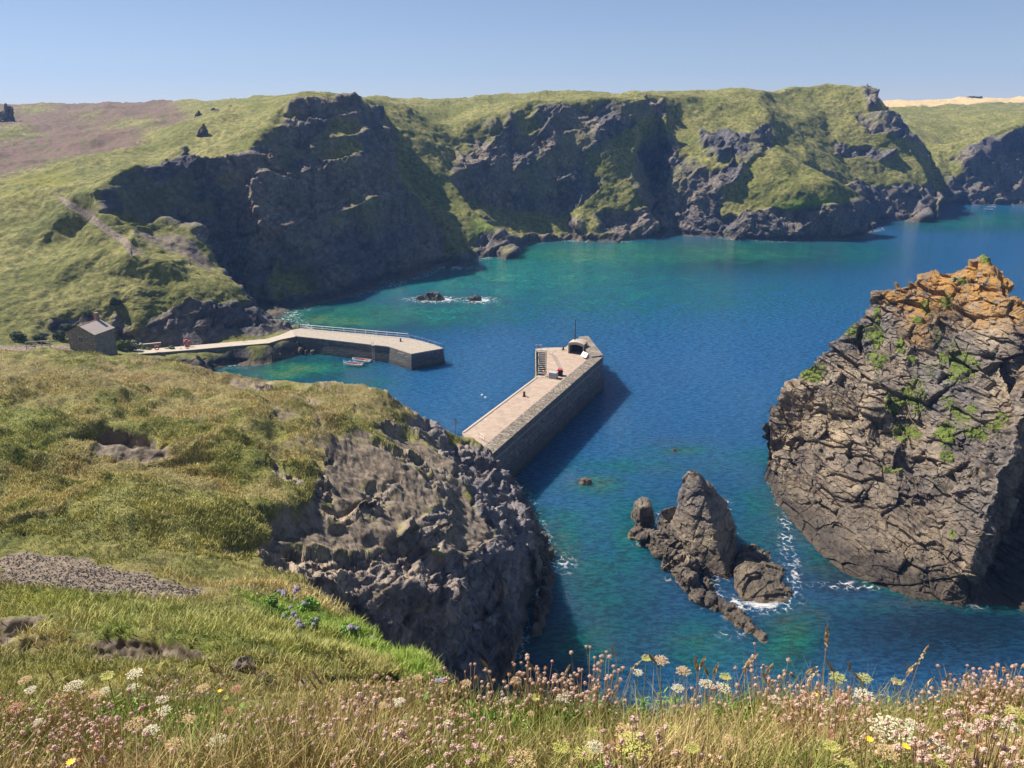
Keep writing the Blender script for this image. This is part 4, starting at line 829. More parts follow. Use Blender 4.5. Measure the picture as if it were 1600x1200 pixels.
# pole on the rocks at the root of the breakwater
pr = Z(712, 682, 8.0); pl = empty('marker_pole', pr, 0, 'thin dark pole on the rocks at the landward end of the breakwater', 'pole')
MB().tube((0, 0, -1), (0, 0, 3.2), .07, .05, 8).build('shaft', M['iron'], pl); MB().box((0, 0, 3.0), (.5, .06, .12)).build('crosspiece', M['iron'], pl)
# --- curved harbour pier on the left and the quay track that leads to it
hpier = empty('harbour_pier', Z(600, 560, 0), 0, 'curved granite harbour pier with low rubble walls left of the breakwater', 'pier')
near = [(430, 531.7), (461.5, 525), (500, 529), (560, 536), (608.5, 541.5), (642.6, 552.7)]; far = [(692.5, 544), (677, 538), (657.5, 532.5), (638, 528), (560, 521), (470, 513), (456, 515.5), (440, 523)]
pl_ = [xy(Z(x, y, 4.1)) for x, y in near + far]
def outset(pts, d):
    r = []; n = len(pts); ar = sum(pts[i][0] * pts[(i + 1) % n][1] - pts[(i + 1) % n][0] * pts[i][1] for i in range(n)); s = 1 if ar > 0 else -1
    for i in range(n):
        a, b, c = Vector(pts[i - 1]), Vector(pts[i]), Vector(pts[(i + 1) % n]); u = (b - a).normalized(); v = (c - b).normalized(); nn = (Vector((u.y, -u.x)) + Vector((v.y, -v.x))).normalized() * s; r.append((b.x + nn.x * d, b.y + nn.y * d))
    return r
m = MB(); base = outset(pl_, .8); A = [m.bm.verts.new((*p, -3)) for p in base]; B = [m.bm.verts.new((*p, 3.82)) for p in pl_]; n = len(pl_)
for i in range(n): m.bm.faces.new((A[i], A[(i + 1) % n], B[(i + 1) % n], B[i]))
m.bm.faces.new(B); bmesh.ops.recalc_face_normals(m.bm, faces=m.bm.faces)
here(m.build('pier_wall', M['wall'], hpier), hpier); here(MB().prism(outset(pl_, .06), 3.823, 4.1).build('deck', M['deck2'], hpier), hpier)
railing('railing', [Z(470, 514.5, 4.1), Z(555, 521.8, 4.1), Z(638, 529.5, 4.1)], 1.35, 'long white double railing along the seaward edge of the curved pier', M['white'], posts=3.1, rails=(1.0, .55), rr2=.055)
railing('railing', [Z(640, 530, 4.1), Z(660, 534.5, 4.1), Z(690, 544, 4.1)], 1.1, 'thin wire railing round the outer tip of the curved pier', M['steel'], posts=2.6, rails=(1.0,), r=.025, rr2=.012)
ld = empty('pier_ladder', Z(583, 539.5, 4.1), 0, 'steel ladder with a small platform on the inner wall of the curved pier', 'ladder')
m = MB(); 
for dx_ in (-.25, .25): m.tube((dx_, -.35, 1.0), (dx_, -1.0, -4.6), .04, n=6)
m.build('stile', M['steel'], ld); m = MB()
for i in range(12): m.tube((-.25, -.38 - i * .052, .5 - i * .42), (.25, -.38 - i * .052, .5 - i * .42), .025, n=6)
m.build('rungs', M['steel'], ld); MB().box((0, -.2, .05), (.9, .5, .1)).build('platform', M['pale'], ld)
# quay track with its wall
qt = empty('quay_track', Z(300, 545, 4.1), 0, 'narrow pale quay track on a stone retaining wall below the hillside', 'quay')
qn = [(150, 553), (190, 554.2), (236, 551.5), (300, 546.5), (360, 541), (420, 536), (438, 530.5), (461, 526)]; qf = [(455, 516.5), (435, 524.5), (415, 530), (360, 534.5), (300, 540), (236, 545), (195, 546), (150, 546)]
qp = [xy(Z(x, y, 4.1)) for x, y in qn] + [xy(Z(x, y, 4.1)) for x, y in qf]
here(MB().prism(qp, -2, 3.95).build('retaining_wall', M['wall'], qt), qt); here(MB().prism(outset(qp, .05), 3.953, 4.12).build('track', M['road'], qt), qt)
rf = empty('low_wall', Z(215, 546, 4.1), 0, 'low pale stone wall beside the quay track near the cottage', 'wall')
a, b = V3(Z(196, 547, 4.1)), V3(Z(252, 541.5, 4.1)); here(MB().prism([xy(a), xy(b), (b.x - .1, b.y + .5), (a.x - .1, a.y + .5)], 4.0, 5.0).build('stonework', M['cottage_wall'], rf), rf); here(MB().prism([xy(a), xy(b), (b.x - .1, b.y + .55), (a.x - .1, a.y + .55)], 5.003, 5.13).build('coping', M['pale'], rf), rf)
railing('railing', [Z(258, 541, 4.12), Z(330, 536, 4.12), Z(382, 532, 4.12)], 1.2, 'thin dark railing along the foot of the hillside behind the quay track', M['iron'], posts=3.5, rails=(1.0,), r=.03, rr2=.02)
lifebuoy(Z(293, 541.5, 4.12), .8, 'large red lifebuoy on a post beside the quay track', mat='red'); lifebuoy(Z(245, 543.5, 5.13), .5, 'smaller red lifebuoy on the low stone wall by the quay track', mat='red', stand=False)
wc = empty('winch_wheel', Z(210, 543, 5.13), 0, 'round white winch wheel standing on the low stone wall', 'winch')
MB().torus((0, 0, .95), .7, .09, Matrix.Rotation(R(85), 4, 'X'), 20, 6).build('wheel_rim', M['timber'], wc, True); m = MB()
for i in range(6): t = R(60 * i); m.tube((0, 0, .95), (math.cos(t) * .7, 0, .95 + math.sin(t) * .7), .04, n=5)
m.build('spokes', M['white'], wc); MB().box((0, 0, .15), (.9, .5, .3)).build('base', M['iron'], wc)
bn = empty('white_bin', Z(221, 544, 4.1), 0, 'small white cylinder bin beside the winch wheel', 'bin'); MB().tube((0, 0, 0), (0, 0, 1.2), .32, .32, 12).build('body', M['white'], bn); MB().tube((0, 0, 1.202), (0, 0, 1.4), .34, .12, 12).build('lid', M['grey_box'], bn)
dv = empty('davit_post', Z(381, 534, 4.12), 0, 'pale leaning davit post on the quay track', 'davit'); MB().tube((0, 0, 0), (0, 0, 1.1), .07, n=8).build('post', M['red'], dv); MB().tube((0, 0, 1.0), (.8, 0, 2.2), .06, .04, 8).build('arm', M['pale'], dv)
# --- cottage
ct_f = [Z(110, 546, 7), Z(158, 550, 7)]; F0, F1 = V3(ct_f[0]), V3(ct_f[1]); ct = empty('stone_cottage', F0, 0, 'small stone cottage with grey pitched roof and one chimney below the hillside', 'cottage')
ux = (F1 - F0); CW = ux.length; ux.normalize(); ca = math.atan2(ux.y, ux.x); ct.rotation_euler.z = ca; ct.scale = (.88, .88, .88); CD = 7.0; EH, RH = 4.6, 6.6
# gable faces the camera; ridge runs away from it
m = MB(); g = [(0, 0), (CW, 0), (CW, EH), (CW * .5, RH), (0, EH)]
f = [m.bm.verts.new((x, 0, z)) for x, z in g]; b = [m.bm.verts.new((x, CD, z)) for x, z in g]; m.bm.faces.new(f[::-1]); m.bm.faces.new(b)
for i in range(5): m.bm.faces.new((f[i], f[(i + 1) % 5], b[(i + 1) % 5], b[i]))
for v in m.bm.verts:
    if v.co.z < .1: v.co.z = -2.5
bmesh.ops.recalc_face_normals(m.bm, faces=m.bm.faces); cw = m.build('wall', M['cottage_wall'], ct)
sl_ = Vector((CW / 2, 0, RH - EH)); t_ = math.atan2(RH - EH, CW / 2); L_r = sl_.length + .35
m = MB()
for sx in (-1, 1):
    cx = CW / 2 + sx * (math.cos(t_) * L_r / 2); cz = RH + .12 - math.sin(t_) * L_r / 2
    m.box((cx, CD / 2, cz), (L_r, CD + .5, .14), 0, 0, ry=sx * t_)
rf_ = m.build('roof', M['slate'], ct)
m = MB(); m.box((CW / 2, CD / 2, RH + .17), (.3, CD + .5, .16), 0, .04); m.build('ridge_tiles', M['brick'], rf_)
m = MB(); m.box((CW / 2, CD - .5, RH + .95), (.95, .95, 2.3), 0, .02); ch_ = m.build('chimney', M['brick'], rf_)
wn_ = MB().box((CW * .47, -.04, 3.0), (1.25, .12, 1.35)).build('window', M['timber'], ct); MB().box((CW * .47, -.105, 3.0), (1.08, .02, 1.18)).build('pane', M['glass'], wn_)
m = MB(); m.box((CW * .47, -.115, 3.0), (.06, .03, 1.18)); m.box((CW * .47, -.118, 3.0), (1.08, .03, .06)); m.build('glazing_bar', M['timber'], wn_)
m = MB(); m.box((CW * .47, -.06, 3.8), (1.7, .14, .24)); m.build('lintel', M['pale'], wn_)
# track and wooden fence at the left
railing('wooden_fence', [Z(42, 546, 9.0), Z(56, 545, 9.0), Z(66, 544, 9.0), Z(79, 544, 9.0)], 1.7, 'short weathered wooden fence beside the pale track near the cottage', M['timber'], 'fence', posts=2.1, rails=(1.0, .45), r=.09, rr2=.08)
# --- boats
def boat(loc, rz, L, label, hull, inner, stripe=None, outboard=True):
    root = empty('rowing_boat', loc, rz, label, 'boat', 'small boats afloat'); n = 14; prof = []
    for i in range(n + 1):
        t = i / n; w = .36 * L * .5 * (1 - max(0, (t - .35) / .65) ** 2.3) * (.86 + .14 * min(1, t / .25)); hgt = .13 * L * (.9 + .55 * t * t); x = (t - .5) * L
        prof.append((x, w, hgt))
    def skin(m, off, z0):
        rows = []
        for x, w, hgt in prof:
            r = []
            for j in range(9):
                a = math.pi * j / 8; yy = -math.cos(a) * max(w - off, .01); zz = z0 + off + (hgt - z0 - off) * (1 - math.sin(a) ** .7)
                r.append(m.bm.verts.new((x * (1 - off * .6 / L), yy, zz)))
            rows.append(r)
        for a, b in zip(rows[:-1], rows[1:]):
            for j in range(8): m.bm.faces.new((a[j], a[j + 1], b[j + 1], b[j]))
        m.bm.faces.new(rows[0])
    m = MB(); skin(m, 0, -.12); m.build('hull', M[hull], root, True); m = MB(); skin(m, .06, -.06); m.build('inner_hull', M[inner], root, True)
    m = MB()
    for a, b in zip(prof[:-1], prof[1:]):
        for s in (-1, 1): m.tube((a[0], s * a[1], a[2]), (b[0], s * b[1], b[2]), .035, n=6)
    m.tube((prof[0][0], -prof[0][1], prof[0][2]), (prof[0][0], prof[0][1], prof[0][2]), .04, n=6); m.build('gunwale', M[stripe or hull], root)
    for t in (.3, .58): i = int(t * n); x, w, hgt = prof[i]; MB().box((x, 0, hgt * .72), (.28, 2 * w - .12, .05)).build('thwart', M['red' if 'red' in label else 'timber'], root)
    if outboard: ob = MB().box((-L / 2 - .15, 0, prof[0][2] + .15), (.28, .26, .42), 0, .05).build('outboard_motor', M['grey_box'], root); MB().box((-L / 2 - .12, 0, prof[0][2] - .4), (.1, .08, .8)).build('shaft', M['dark'], ob)
    return root
boat(Z(552, 571.5, 0), R(172), 5.0, 'white rowing boat with red stripe moored nearest the viewer in the harbour', 'white', 'pale')
boat(Z(565, 565.5, 0), R(165), 5.0, 'white open boat with outboard moored just beyond the red striped one', 'white', 'pale')
boat(Z(547.5, 567.5, 0), R(168), 4.0, 'small blue dinghy half hidden between the two white boats', 'blue', 'blue', outboard=False)
boat(Z(1543.5, 328.5, 0), R(185), 5.6, 'small white boat far off near the brown headland, the nearer of two', 'white', 'grey_box'); boat(Z(1547.5, 325, 0), R(185), 5.6, 'small white boat far off near the brown headland, the farther of two', 'white', 'grey_box')
for (x, y, lb) in ((753.5, 618, 'small white mooring buoy floating inside the breakwater'), (759, 622, 'small pinkish mooring buoy floating beside the white one')):
    bu = empty('mooring_buoy', Z(x, y, 0), 0, lb, 'buoy', 'mooring buoys inside the breakwater'); m = MB(); m.ball((0, 0, .1), .3 if 'white' in lb else .24); m.build('float', M['white' if 'white' in lb else 'orange'], bu, True); MB().torus((0, 0, .42), .08, .02, Matrix.Rotation(R(90), 4, 'X'), 10, 5).build('ring', M['iron'], bu)
# --- walkers
def person(loc, rz, label, top, legs, h=1.75, sit=False):
    root = empty('person', loc, rz, label, 'person', 'walkers on the coast path')
    s = h / 1.75; J = dict(pel=(0, 0, .95), chest=(0, 0, 1.35), neck=(0, .01, 1.5), head=(0, .02, 1.62), top_=(0, .02, 1.7), ls=(-.19, 0, 1.42), le=(-.26, .02, 1.14), lh=(-.27, .12, .9), rs=(.19, 0, 1.42), re=(.27, -.02, 1.15), rh=(.29, .06, .9), lk=(-.1, .12, .52), lf=(-.1, .1, .07), lt=(-.1, .24, .04), rk=(.1, .0, .5), rf=(.1, -.16, .08), rt=(.1, -.03, .04), lp=(-.1, 0, .9), rp=(.1, 0, .9))
    Rd = dict(pel=.15, chest=.17, neck=.06, head=.1, top_=.085, ls=.07, le=.05, lh=.04, rs=.07, re=.05, rh=.04, lk=.07, lf=.05, lt=.04, rk=.07, rf=.05, rt=.04, lp=.1, rp=.1)
    E = [('pel', 'chest'), ('chest', 'neck'), ('neck', 'head'), ('head', 'top_'), ('chest', 'ls'), ('ls', 'le'), ('le', 'lh'), ('chest', 'rs'), ('rs', 're'), ('re', 'rh'), ('pel', 'lp'), ('lp', 'lk'), ('lk', 'lf'), ('lf', 'lt'), ('pel', 'rp'), ('rp', 'rk'), ('rk', 'rf'), ('rf', 'rt')]
    ks = list(J); me = bpy.data.meshes.new('body'); me.from_pydata([tuple(c * s for c in J[k]) for k in ks], [(ks.index(a), ks.index(b)) for a, b in E], [])
    o = bpy.data.objects.new('body', me); link(o); o.modifiers.new('s', 'SKIN'); o.modifiers.new('u', 'SUBSURF').levels = 1
    for i, k in enumerate(ks): me.skin_vertices[0].data[i].radius = (Rd[k] * s, Rd[k] * s)
    me.skin_vertices[0].data[0].use_root = True
    dg = bpy.context.evaluated_depsgraph_get(); m2 = bpy.data.meshes.new_from_object(o.evaluated_get(dg)); o.modifiers.clear(); o.data = m2; o.parent = root
    m2.materials.clear()
    for x in ('skin', top, legs): m2.materials.append(M[x])
    for p in m2.polygons:
        z = p.center.z / s; p.material_index = 1 if .93 < z < 1.47 and not (abs(p.center.x) > .23 * s and z < 1.1) else (2 if z <= .93 and abs(p.center.x) < .22 * s else 0); p.use_smooth = True
    m = MB(); m.ball((0, -.0, 1.665 * s), .112 * s, 2, (1, 1.08, .9)); 
    bmesh.ops.delete(m.bm, geom=[v for v in m.bm.verts if v.co.z < 1.63 * s and v.co.y > .02], context='VERTS'); m.build('hair', M['hair'], root, True)
    return root
def gz(px, Y): x = H(px, Y, ground_z(0, Y))[0]; return ground_z(x, Y)
P1 = D(206.5, 402, 200); person((P1[0], P1[1], ground_z(P1[0], P1[1]) + .15), R(200), 'distant walker in a pale blue top on the bare coast path', 'cloth_blue', 'cloth_dark')
P2 = D(296, 400, 205.5); person((P2[0], P2[1], ground_z(P2[0], P2[1]) + .1), R(120), 'distant walker in pale clothes by the cliff edge above the dark cove', 'grey_box', 'cloth_dark')
# ------------------------------------------------------------------ free-standing rocks: hulls fused, then broken up along their bedding
def fuse(name, hulls, vox, mat, label=None, cat=None, group=None, amp=1.0, parent=None, bed=(35, 50), scale=1.0):
    bm = bmesh.new()
    for pts in hulls:
        vs_ = [bm.verts.new(p) for p in pts]; r = bmesh.ops.convex_hull(bm, input=vs_)
        bmesh.ops.delete(bm, geom=[g for g in set(r['geom_interior']) | set(r['geom_unused']) if isinstance(g, bmesh.types.BMVert)], context='VERTS')
    me = bpy.data.meshes.new(name); bm.to_mesh(me); bm.free(); o = bpy.data.objects.new(name, me); link(o)
    m = o.modifiers.new('r', 'REMESH'); m.mode = 'VOXEL'; m.voxel_size = vox
    m2 = bpy.data.meshes.new_from_object(o.evaluated_get(bpy.context.evaluated_depsgraph_get())); o.modifiers.clear(); o.data = m2; bpy.data.meshes.remove(me); m2.name = name
    n = len(m2.vertices); co = np.empty(n * 3, np.float32); m2.vertices.foreach_get('co', co); co = co.reshape(-1, 3); no = np.empty(n * 3, np.float32); m2.vertices.foreach_get('normal', no); no = no.reshape(-1, 3)
    q = rot_bed(co, *bed) * np.array([1, .4, 1], np.float32) / scale
    q = q + .25 * np.stack([vn(co / scale, 2, 240), vn(co / scale, 2, 241), vn(co / scale, 2, 242)], -1)
    a1, a2, c1, t1 = worley(q, 1.7, 5, True); b1, b2, c2, t2 = worley(q, .7, 8, True)
    d = .5 * (c1 - .5) + 1.3 * t1 - .15 * (1 - sstep(0, .08, a2 - a1)) * (c1 > .5) + .2 * (c2 - .5) + .55 * t2 - .06 * (1 - sstep(0, .1, b2 - b1)) * (c2 > .6) + .03 * fbm(co / scale, .5, 2, 9)
    co = co + no * (d * amp * scale)[:, None]
    m2.vertices.foreach_set('co', co.ravel()); m2.materials.clear(); m2.materials.append(M[mat]); m2.update()
    for p in m2.polygons: p.use_smooth = False
    o.parent = parent; return tag(o, label, cat, group)
def lump(c, sx, sy, sz, rz=0, n=7, seed=0, sink=1.2):
    "a random blocky hull: broad below, uneven above"
    g = random.Random(seed); out = []
    for i in range(n):
        t = 2 * math.pi * i / n + g.uniform(-.2, .2); k = g.uniform(.8, 1.1); x, y = math.cos(t) * sx * k, math.sin(t) * sy * k; out.append((x, y, -sink)); 
        kk = g.uniform(.35, .9); out.append((x * kk, y * kk, sz * g.uniform(.4, 1.1)))
    r = []
    for x, y, z in out: r.append((c[0] + x * math.cos(rz) - y * math.sin(rz), c[1] + x * math.sin(rz) + y * math.cos(rz), c[2] + z))
    return r
spire = [D(1079, 732, 97), D(1090, 737, 96.6), D(1070, 746, 98), D(1058, 788, 98.5), D(1050, 815, 97.5), D(1066, 850, 95), Z(1083, 889, 0), D(1112, 874, 92.8), D(1113, 845, 93.2), Z(1136, 905, 0), Z(1150, 868, 0), D(1149, 822, 96), D(1140, 795, 96.5), D(1122, 776, 96.5), D(1104, 754, 97.2), D(1098, 742, 97.5), H(1056, 102, 0), H(1140, 103, 0), H(1090, 101, 9.5), Z(1052, 850, 0), Z(1083, 889, -2), Z(1140, 905, -2), Z(1152, 868, -2), H(1140, 103, -2), H(1056, 102, -2), Z(1052, 850, -2)]
left_wedge = [D(1050, 790, 99.5), D(1032, 797, 100), Z(1027, 818, 1.5), Z(1045, 832, 1), Z(1055, 818, 3), D(1056, 790, 99), H(1040, 103, -1), Z(1030, 822, -1), Z(1052, 845, -1)]
fuse('rock_pinnacle', [spire, left_wedge], .17, 'islet', 'tall pointed grey rock pinnacle rising from the middle of the rocky islet chain', 'sea rock', 'rocks of the islet chain', amp=.34, bed=(20, 75), scale=1.6)
fuse('sea_rock', [[Z(987, 806, 0), Z(999, 826, 0), Z(1018, 822, 0), Z(1021, 800, 0), D(991, 783, 104.5), D(1003, 774, 105.5), D(1016, 779, 105), D(1017, 792, 103), D(1000, 795, 102.5), H(1000, 108, 0), Z(987, 806, -2), Z(1000, 828, -2), Z(1021, 822, -2), H(1005, 108, -2)]], .14, 'islet', 'pale square-topped block at the left tip of the islet chain', 'sea rock', 'rocks of the islet chain', amp=.45)
ch = [lump(Z(x, y, 0), sx * 1.3, sy * 1.3, sz * 1.25, R(a), seed=i + 10) for i, (x, y, sx, sy, sz, a) in enumerate(((997, 838, 1.6, 1.3, 1.3, 20), (1016, 848, 1.8, 1.4, 1.5, 0), (1030, 858, 1.5, 1.8, 2.1, 30), (1042, 868, 1.9, 1.6, 2.4, 0), (1056, 850, 1.6, 2.2, 3.6, 10), (1068, 868, 1.5, 1.8, 2.6, 0), (1058, 885, 1.9, 1.6, 2.2, 0), (1072, 900, 1.7, 1.7, 2.2, 20), (1080, 918, 1.6, 1.7, 1.8, 0), (1088, 935, 1.3, 1.5, 1.4, 0), (1040, 836, 1.2, 1.2, 1.6, 0)))]
fuse('rock_reef', ch, .14, 'islet', 'low jagged brown reef curving along the left foot of the rock pinnacle', 'sea rock', 'rocks of the islet chain', amp=.95)
fuse('rock_reef', [lump(Z(x, y, 0), sx, sy, sz, R(a), seed=i + 40) for i, (x, y, sx, sy, sz, a) in enumerate(((1106, 918, 1.1, 1.5, 1.2, 0), (1103, 900, .9, 1, 1.1, 0)))], .12, 'islet', 'small wet brown rock in the foam below the pinnacle', 'sea rock', 'rocks of the islet chain', amp=.5)
fuse('rock_reef', [lump(Z(x, y, 0), sx * 1.35, sy * 1.3, sz * 1.2, R(a), seed=i + 50, sink=.8) for i, (x, y, sx, sy, sz, a) in enumerate(((1112, 942, 1.2, 1.2, 1.2, 0), (1124, 950, 1.2, 1.1, 1.0, 0), (1137, 955, 1.2, 1.1, 1.1, 0), (1150, 966, 1.3, 1.0, .9, 0), (1164, 976, 1.2, .9, .9, 0), (1177, 986, 1.1, .8, .8, 0), (1190, 996, .9, .9, .6, 0)))], .12, 'islet', 'long low brown reef trailing from the islet chain towards the viewer', 'sea rock', 'rocks of the islet chain', amp=.6)
fuse('sea_rock', [[D(1152, 868, 95.5), D(1162, 856, 97), D(1190, 862, 96.5), D(1150, 890, 89.5), D(1165, 885, 89), D(1175, 893, 88), D(1198, 889, 91), D(1222, 905, 88.5), Z(1237, 925, 0), Z(1233, 940, 0), Z(1200, 947, 0), Z(1158, 936, 0), Z(1147, 915, 0), Z(1146, 880, 0), H(1160, 101, -.5), H(1215, 95, -.5), Z(1237, 940, -2), Z(1158, 940, -2), Z(1146, 880, -2)]], .15, 'islet', 'big dark wedge-shaped boulder on the right side of the islet chain', 'sea rock', 'rocks of the islet chain', amp=.6, bed=(60, 25), scale=1.4)
G = 'low rocks awash round the cove'
for i, (x, y, sx, sy, sz, rz, lb, mt) in enumerate((
    (912, 755, 1.5, 1.1, .9, 0, 'small tan rock awash between the breakwater and the islet chain', 'islet'), (1053, 705, .7, .6, .6, 0, 'tiny rock tip awash beyond the rock pinnacle', 'islet'),
    (675, 468, 6.2, 2.6, 1.7, 0, 'dark reef ringed by foam off the cove, left of a pair', 'islet'), (741, 469, 3.4, 2.0, 1.4, 0, 'brown reef ringed by foam off the cove, right of a pair', 'islet'),
    (1157, 375, 3.2, 2.2, 5.0, 0, 'dark sea rock standing at the foot of the grassy far headland', 'grey_rock'), (1361, 358, 3.4, 2.0, 3.2, 0, 'small dark rock off the right tip of the far headland', 'grey_rock'),
    (965, 379, 2.4, 1.5, 1.3, 0, 'low tan rock beside the knob at the cove mouth', 'islet'),
    (431, 455, 2.2, 1.6, 2.4, 0, 'pale round boulder on the shaded beach under the dark cliff', 'grey_rock'), (458, 462, 1.9, 1.5, 1.7, 0, 'pale flat boulder right of the round one on the shaded beach', 'grey_rock'), (480, 466, 1.6, 1.0, 1.0, 0, 'smallest grey boulder at the right end of the shaded beach', 'grey_rock'),
    (673, 416, 2.4, 1.5, 2.4, 0, 'bluish boulder in shade at the foot of the dark cliff', 'grey_rock'), (701, 420, 1.9, 1.2, 2.6, 0, 'upright pale rock in the surf below the green spur', 'grey_rock'), (711, 414, 1.4, 1.2, 2.4, 0, 'narrow rock leaning behind the upright pale one', 'grey_rock'), (727, 416, 2.4, 1.2, .8, 0, 'flat tan rock in the surf right of the upright one', 'islet'))):
    fuse('sea_rock', [lump(Z(x, y, 0), sx, sy, sz, rz, seed=100 + i), lump(Z(x + 2, y, 0), sx * .5, sy * .6, sz * 1.25, rz, seed=130 + i)], .14 if y > 600 else .3, mt, lb, 'rock', G, amp=.5 if y > 600 else .9)
# long rock beside the headland, and its neighbour
fuse('sea_rock', [lump(Z(x, y, 0), sx, sy, sz, R(-8), seed=160 + i, sink=1) for i, (x, y, sx, sy, sz) in enumerate(((858, 900, .8, 1.2, 1.4), (857, 917, 1.1, 1.4, 1.8), (852, 935, 1.1, 1.5, 2.0), (846, 955, 1.2, 1.5, 1.8), (839, 973, 1.0, 1.3, 1.3), (834, 988, .7, .8, .9)))], .12, 'islet', 'long narrow brown rock lying in the foam beside the headland', 'rock', G, amp=.6)
fuse('sea_rock', [lump(Z(x, y, 0), sx, sy, sz, 0, seed=170 + i, sink=1) for i, (x, y, sx, sy, sz) in enumerate(((852, 880, 1.0, 1.3, 1.5), (857, 868, 1.1, 1.2, 1.7), (846, 858, 1.2, 1.1, 2.2)))], .12, 'islet', 'squat brown rock just beyond the long narrow one', 'rock', G, amp=.6)
# boulders heaped at the root of the harbour pier
bz = [(437, 560, 1.5, 1.9, 'largest pale boulder at the water in the harbour corner'), (452, 549, .9, 1.2, 'middle boulder of the heap in the harbour corner'), (459, 556, 1.0, 1.0, 'pale boulder low in the harbour corner heap'), (464, 545, 1.1, 1.6, 'tilted pale boulder high in the harbour corner heap'), (470, 551, 1.2, 1.3, 'broad pale boulder in the harbour corner heap'), (478, 552, .9, .8, 'small boulder right of the broad pale one'), (489, 551, 1.0, .7, 'flat boulder at the right end of the harbour corner heap'), (461, 536, .8, 1.3, 'topmost boulder against the pier wall'), (447, 557, .8, .8, 'small dark boulder beside the largest pale one'), (456, 543, .7, 1.5, 'narrow boulder wedged below the topmost one'), (473, 542, .8, 1.5, 'leaning boulder near the pier wall')]
for i, (x, y, s, h, lb) in enumerate(bz):
    fuse('boulder', [lump(Z(x, y, max(0, (556 - y) * .09)), s * 1.05, s * .85, h * 1.15, i, seed=200 + i, sink=1.5)], .15, 'pale_rock', lb, 'boulder', 'boulders in the harbour corner', amp=.35)
# outcrops on the hill and a dark craggy rock on the left skyline
for i, (x, y, Y, sx, sy, sz, lb) in enumerate(((318, 217, 300, 3.4, 2.6, 5.2, 'pointed dark outcrop high on the hillside above the cliff'), (311, 191, 340, 2.6, 2, 3.0, 'small dark outcrop above and left of the pointed one'), (290, 243, 268, 3.6, 2.4, 5.0, 'dark crag on the hillside at the cliff edge'), (337, 176, 380, 3.5, 2, 2.6, 'low brown outcrop nearest the hilltop'), (362, 172, 390, 2.2, 1.6, 2, 'smallest outcrop right of the low brown one'), (9, 180, 430, 5.0, 4, 7, 'dark blue-grey crag on the skyline at the far left'), (420, 235, 276, 5, 3, 5.5, 'broad rocky crag above the dark cliff'))):
    c = D(x, y, Y); g_ = ground_z(c[0], c[1]); sx, sy, sz = (sx * .75, sy * .75, sz * .75) if i != 5 else (sx, sy, sz); fuse('outcrop', [lump((c[0], c[1], g_), sx, sy, sz, i, seed=230 + i, sink=2), lump((c[0] + sx * .3, c[1], g_), sx * .6, sy * .6, sz * 1.2, i, seed=240 + i, sink=2)], .35, 'grey_rock', lb, 'rock outcrop', 'outcrops on the hill', amp=1.0, scale=1.5)
# rocks near the viewer
from mathutils.bvhtree import BVHTree
def land_bvh():
    vs_, fs_ = [], []
    for nm in ('ground', 'near_slope_terrain', 'headland_terrain', 'hillside_terrain'):
        me = bpy.data.objects[nm].data; n = len(me.vertices); co = np.empty(n * 3, np.float32); me.vertices.foreach_get('co', co); f = np.empty(len(me.polygons) * 4, np.int32); me.loops.foreach_get('vertex_index', f)
        fs_.append(f.reshape(-1, 4) + sum(map(len, vs_))); vs_.append(co.reshape(-1, 3))
    return BVHTree.FromPolygons(np.concatenate(vs_).tolist(), np.concatenate(fs_).tolist())
BV = land_bvh(); CAMP = Vector((0, 0, EYE))
def hit(px, py):
    a, b, c = ray(px, py); h = BV.ray_cast(CAMP, Vector((a, b, c)).normalized()); return h[0]
def drop(x, y): return BV.ray_cast(Vector((x, y, 200)), Vector((0, 0, -1)))[0]
for i, (x, y, s, h, lb) in enumerate(((385, 1040, .30, .22, 'grey rock poking from the bank behind the meadow'), (410, 1052, .26, .16, 'grey rock just right of the one poking from the bank'), (470, 1066, .2, .12, 'flat grey rock at the back edge of the meadow'), (612, 1082, .06, .07, 'pale rounded rock at the meadow edge below the dark gully'), (1056, 1045, .055, .12, 'brown rock at the meadow edge below the islet chain'))):
    if i < 3: p = hit(x, y + 8)
    else: p = Vector(D(x, y, 2.6)); p = drop(p.x, p.y)
    fuse('rock', [lump(tuple(p), s, s * .7, h, i, seed=260 + i, sink=.4 if i < 3 else .5)], .012 if i > 2 else .05, 'grey_rock', lb, 'rock', 'grey rocks in the turf', amp=.25, scale=.4 if i < 3 else .1)
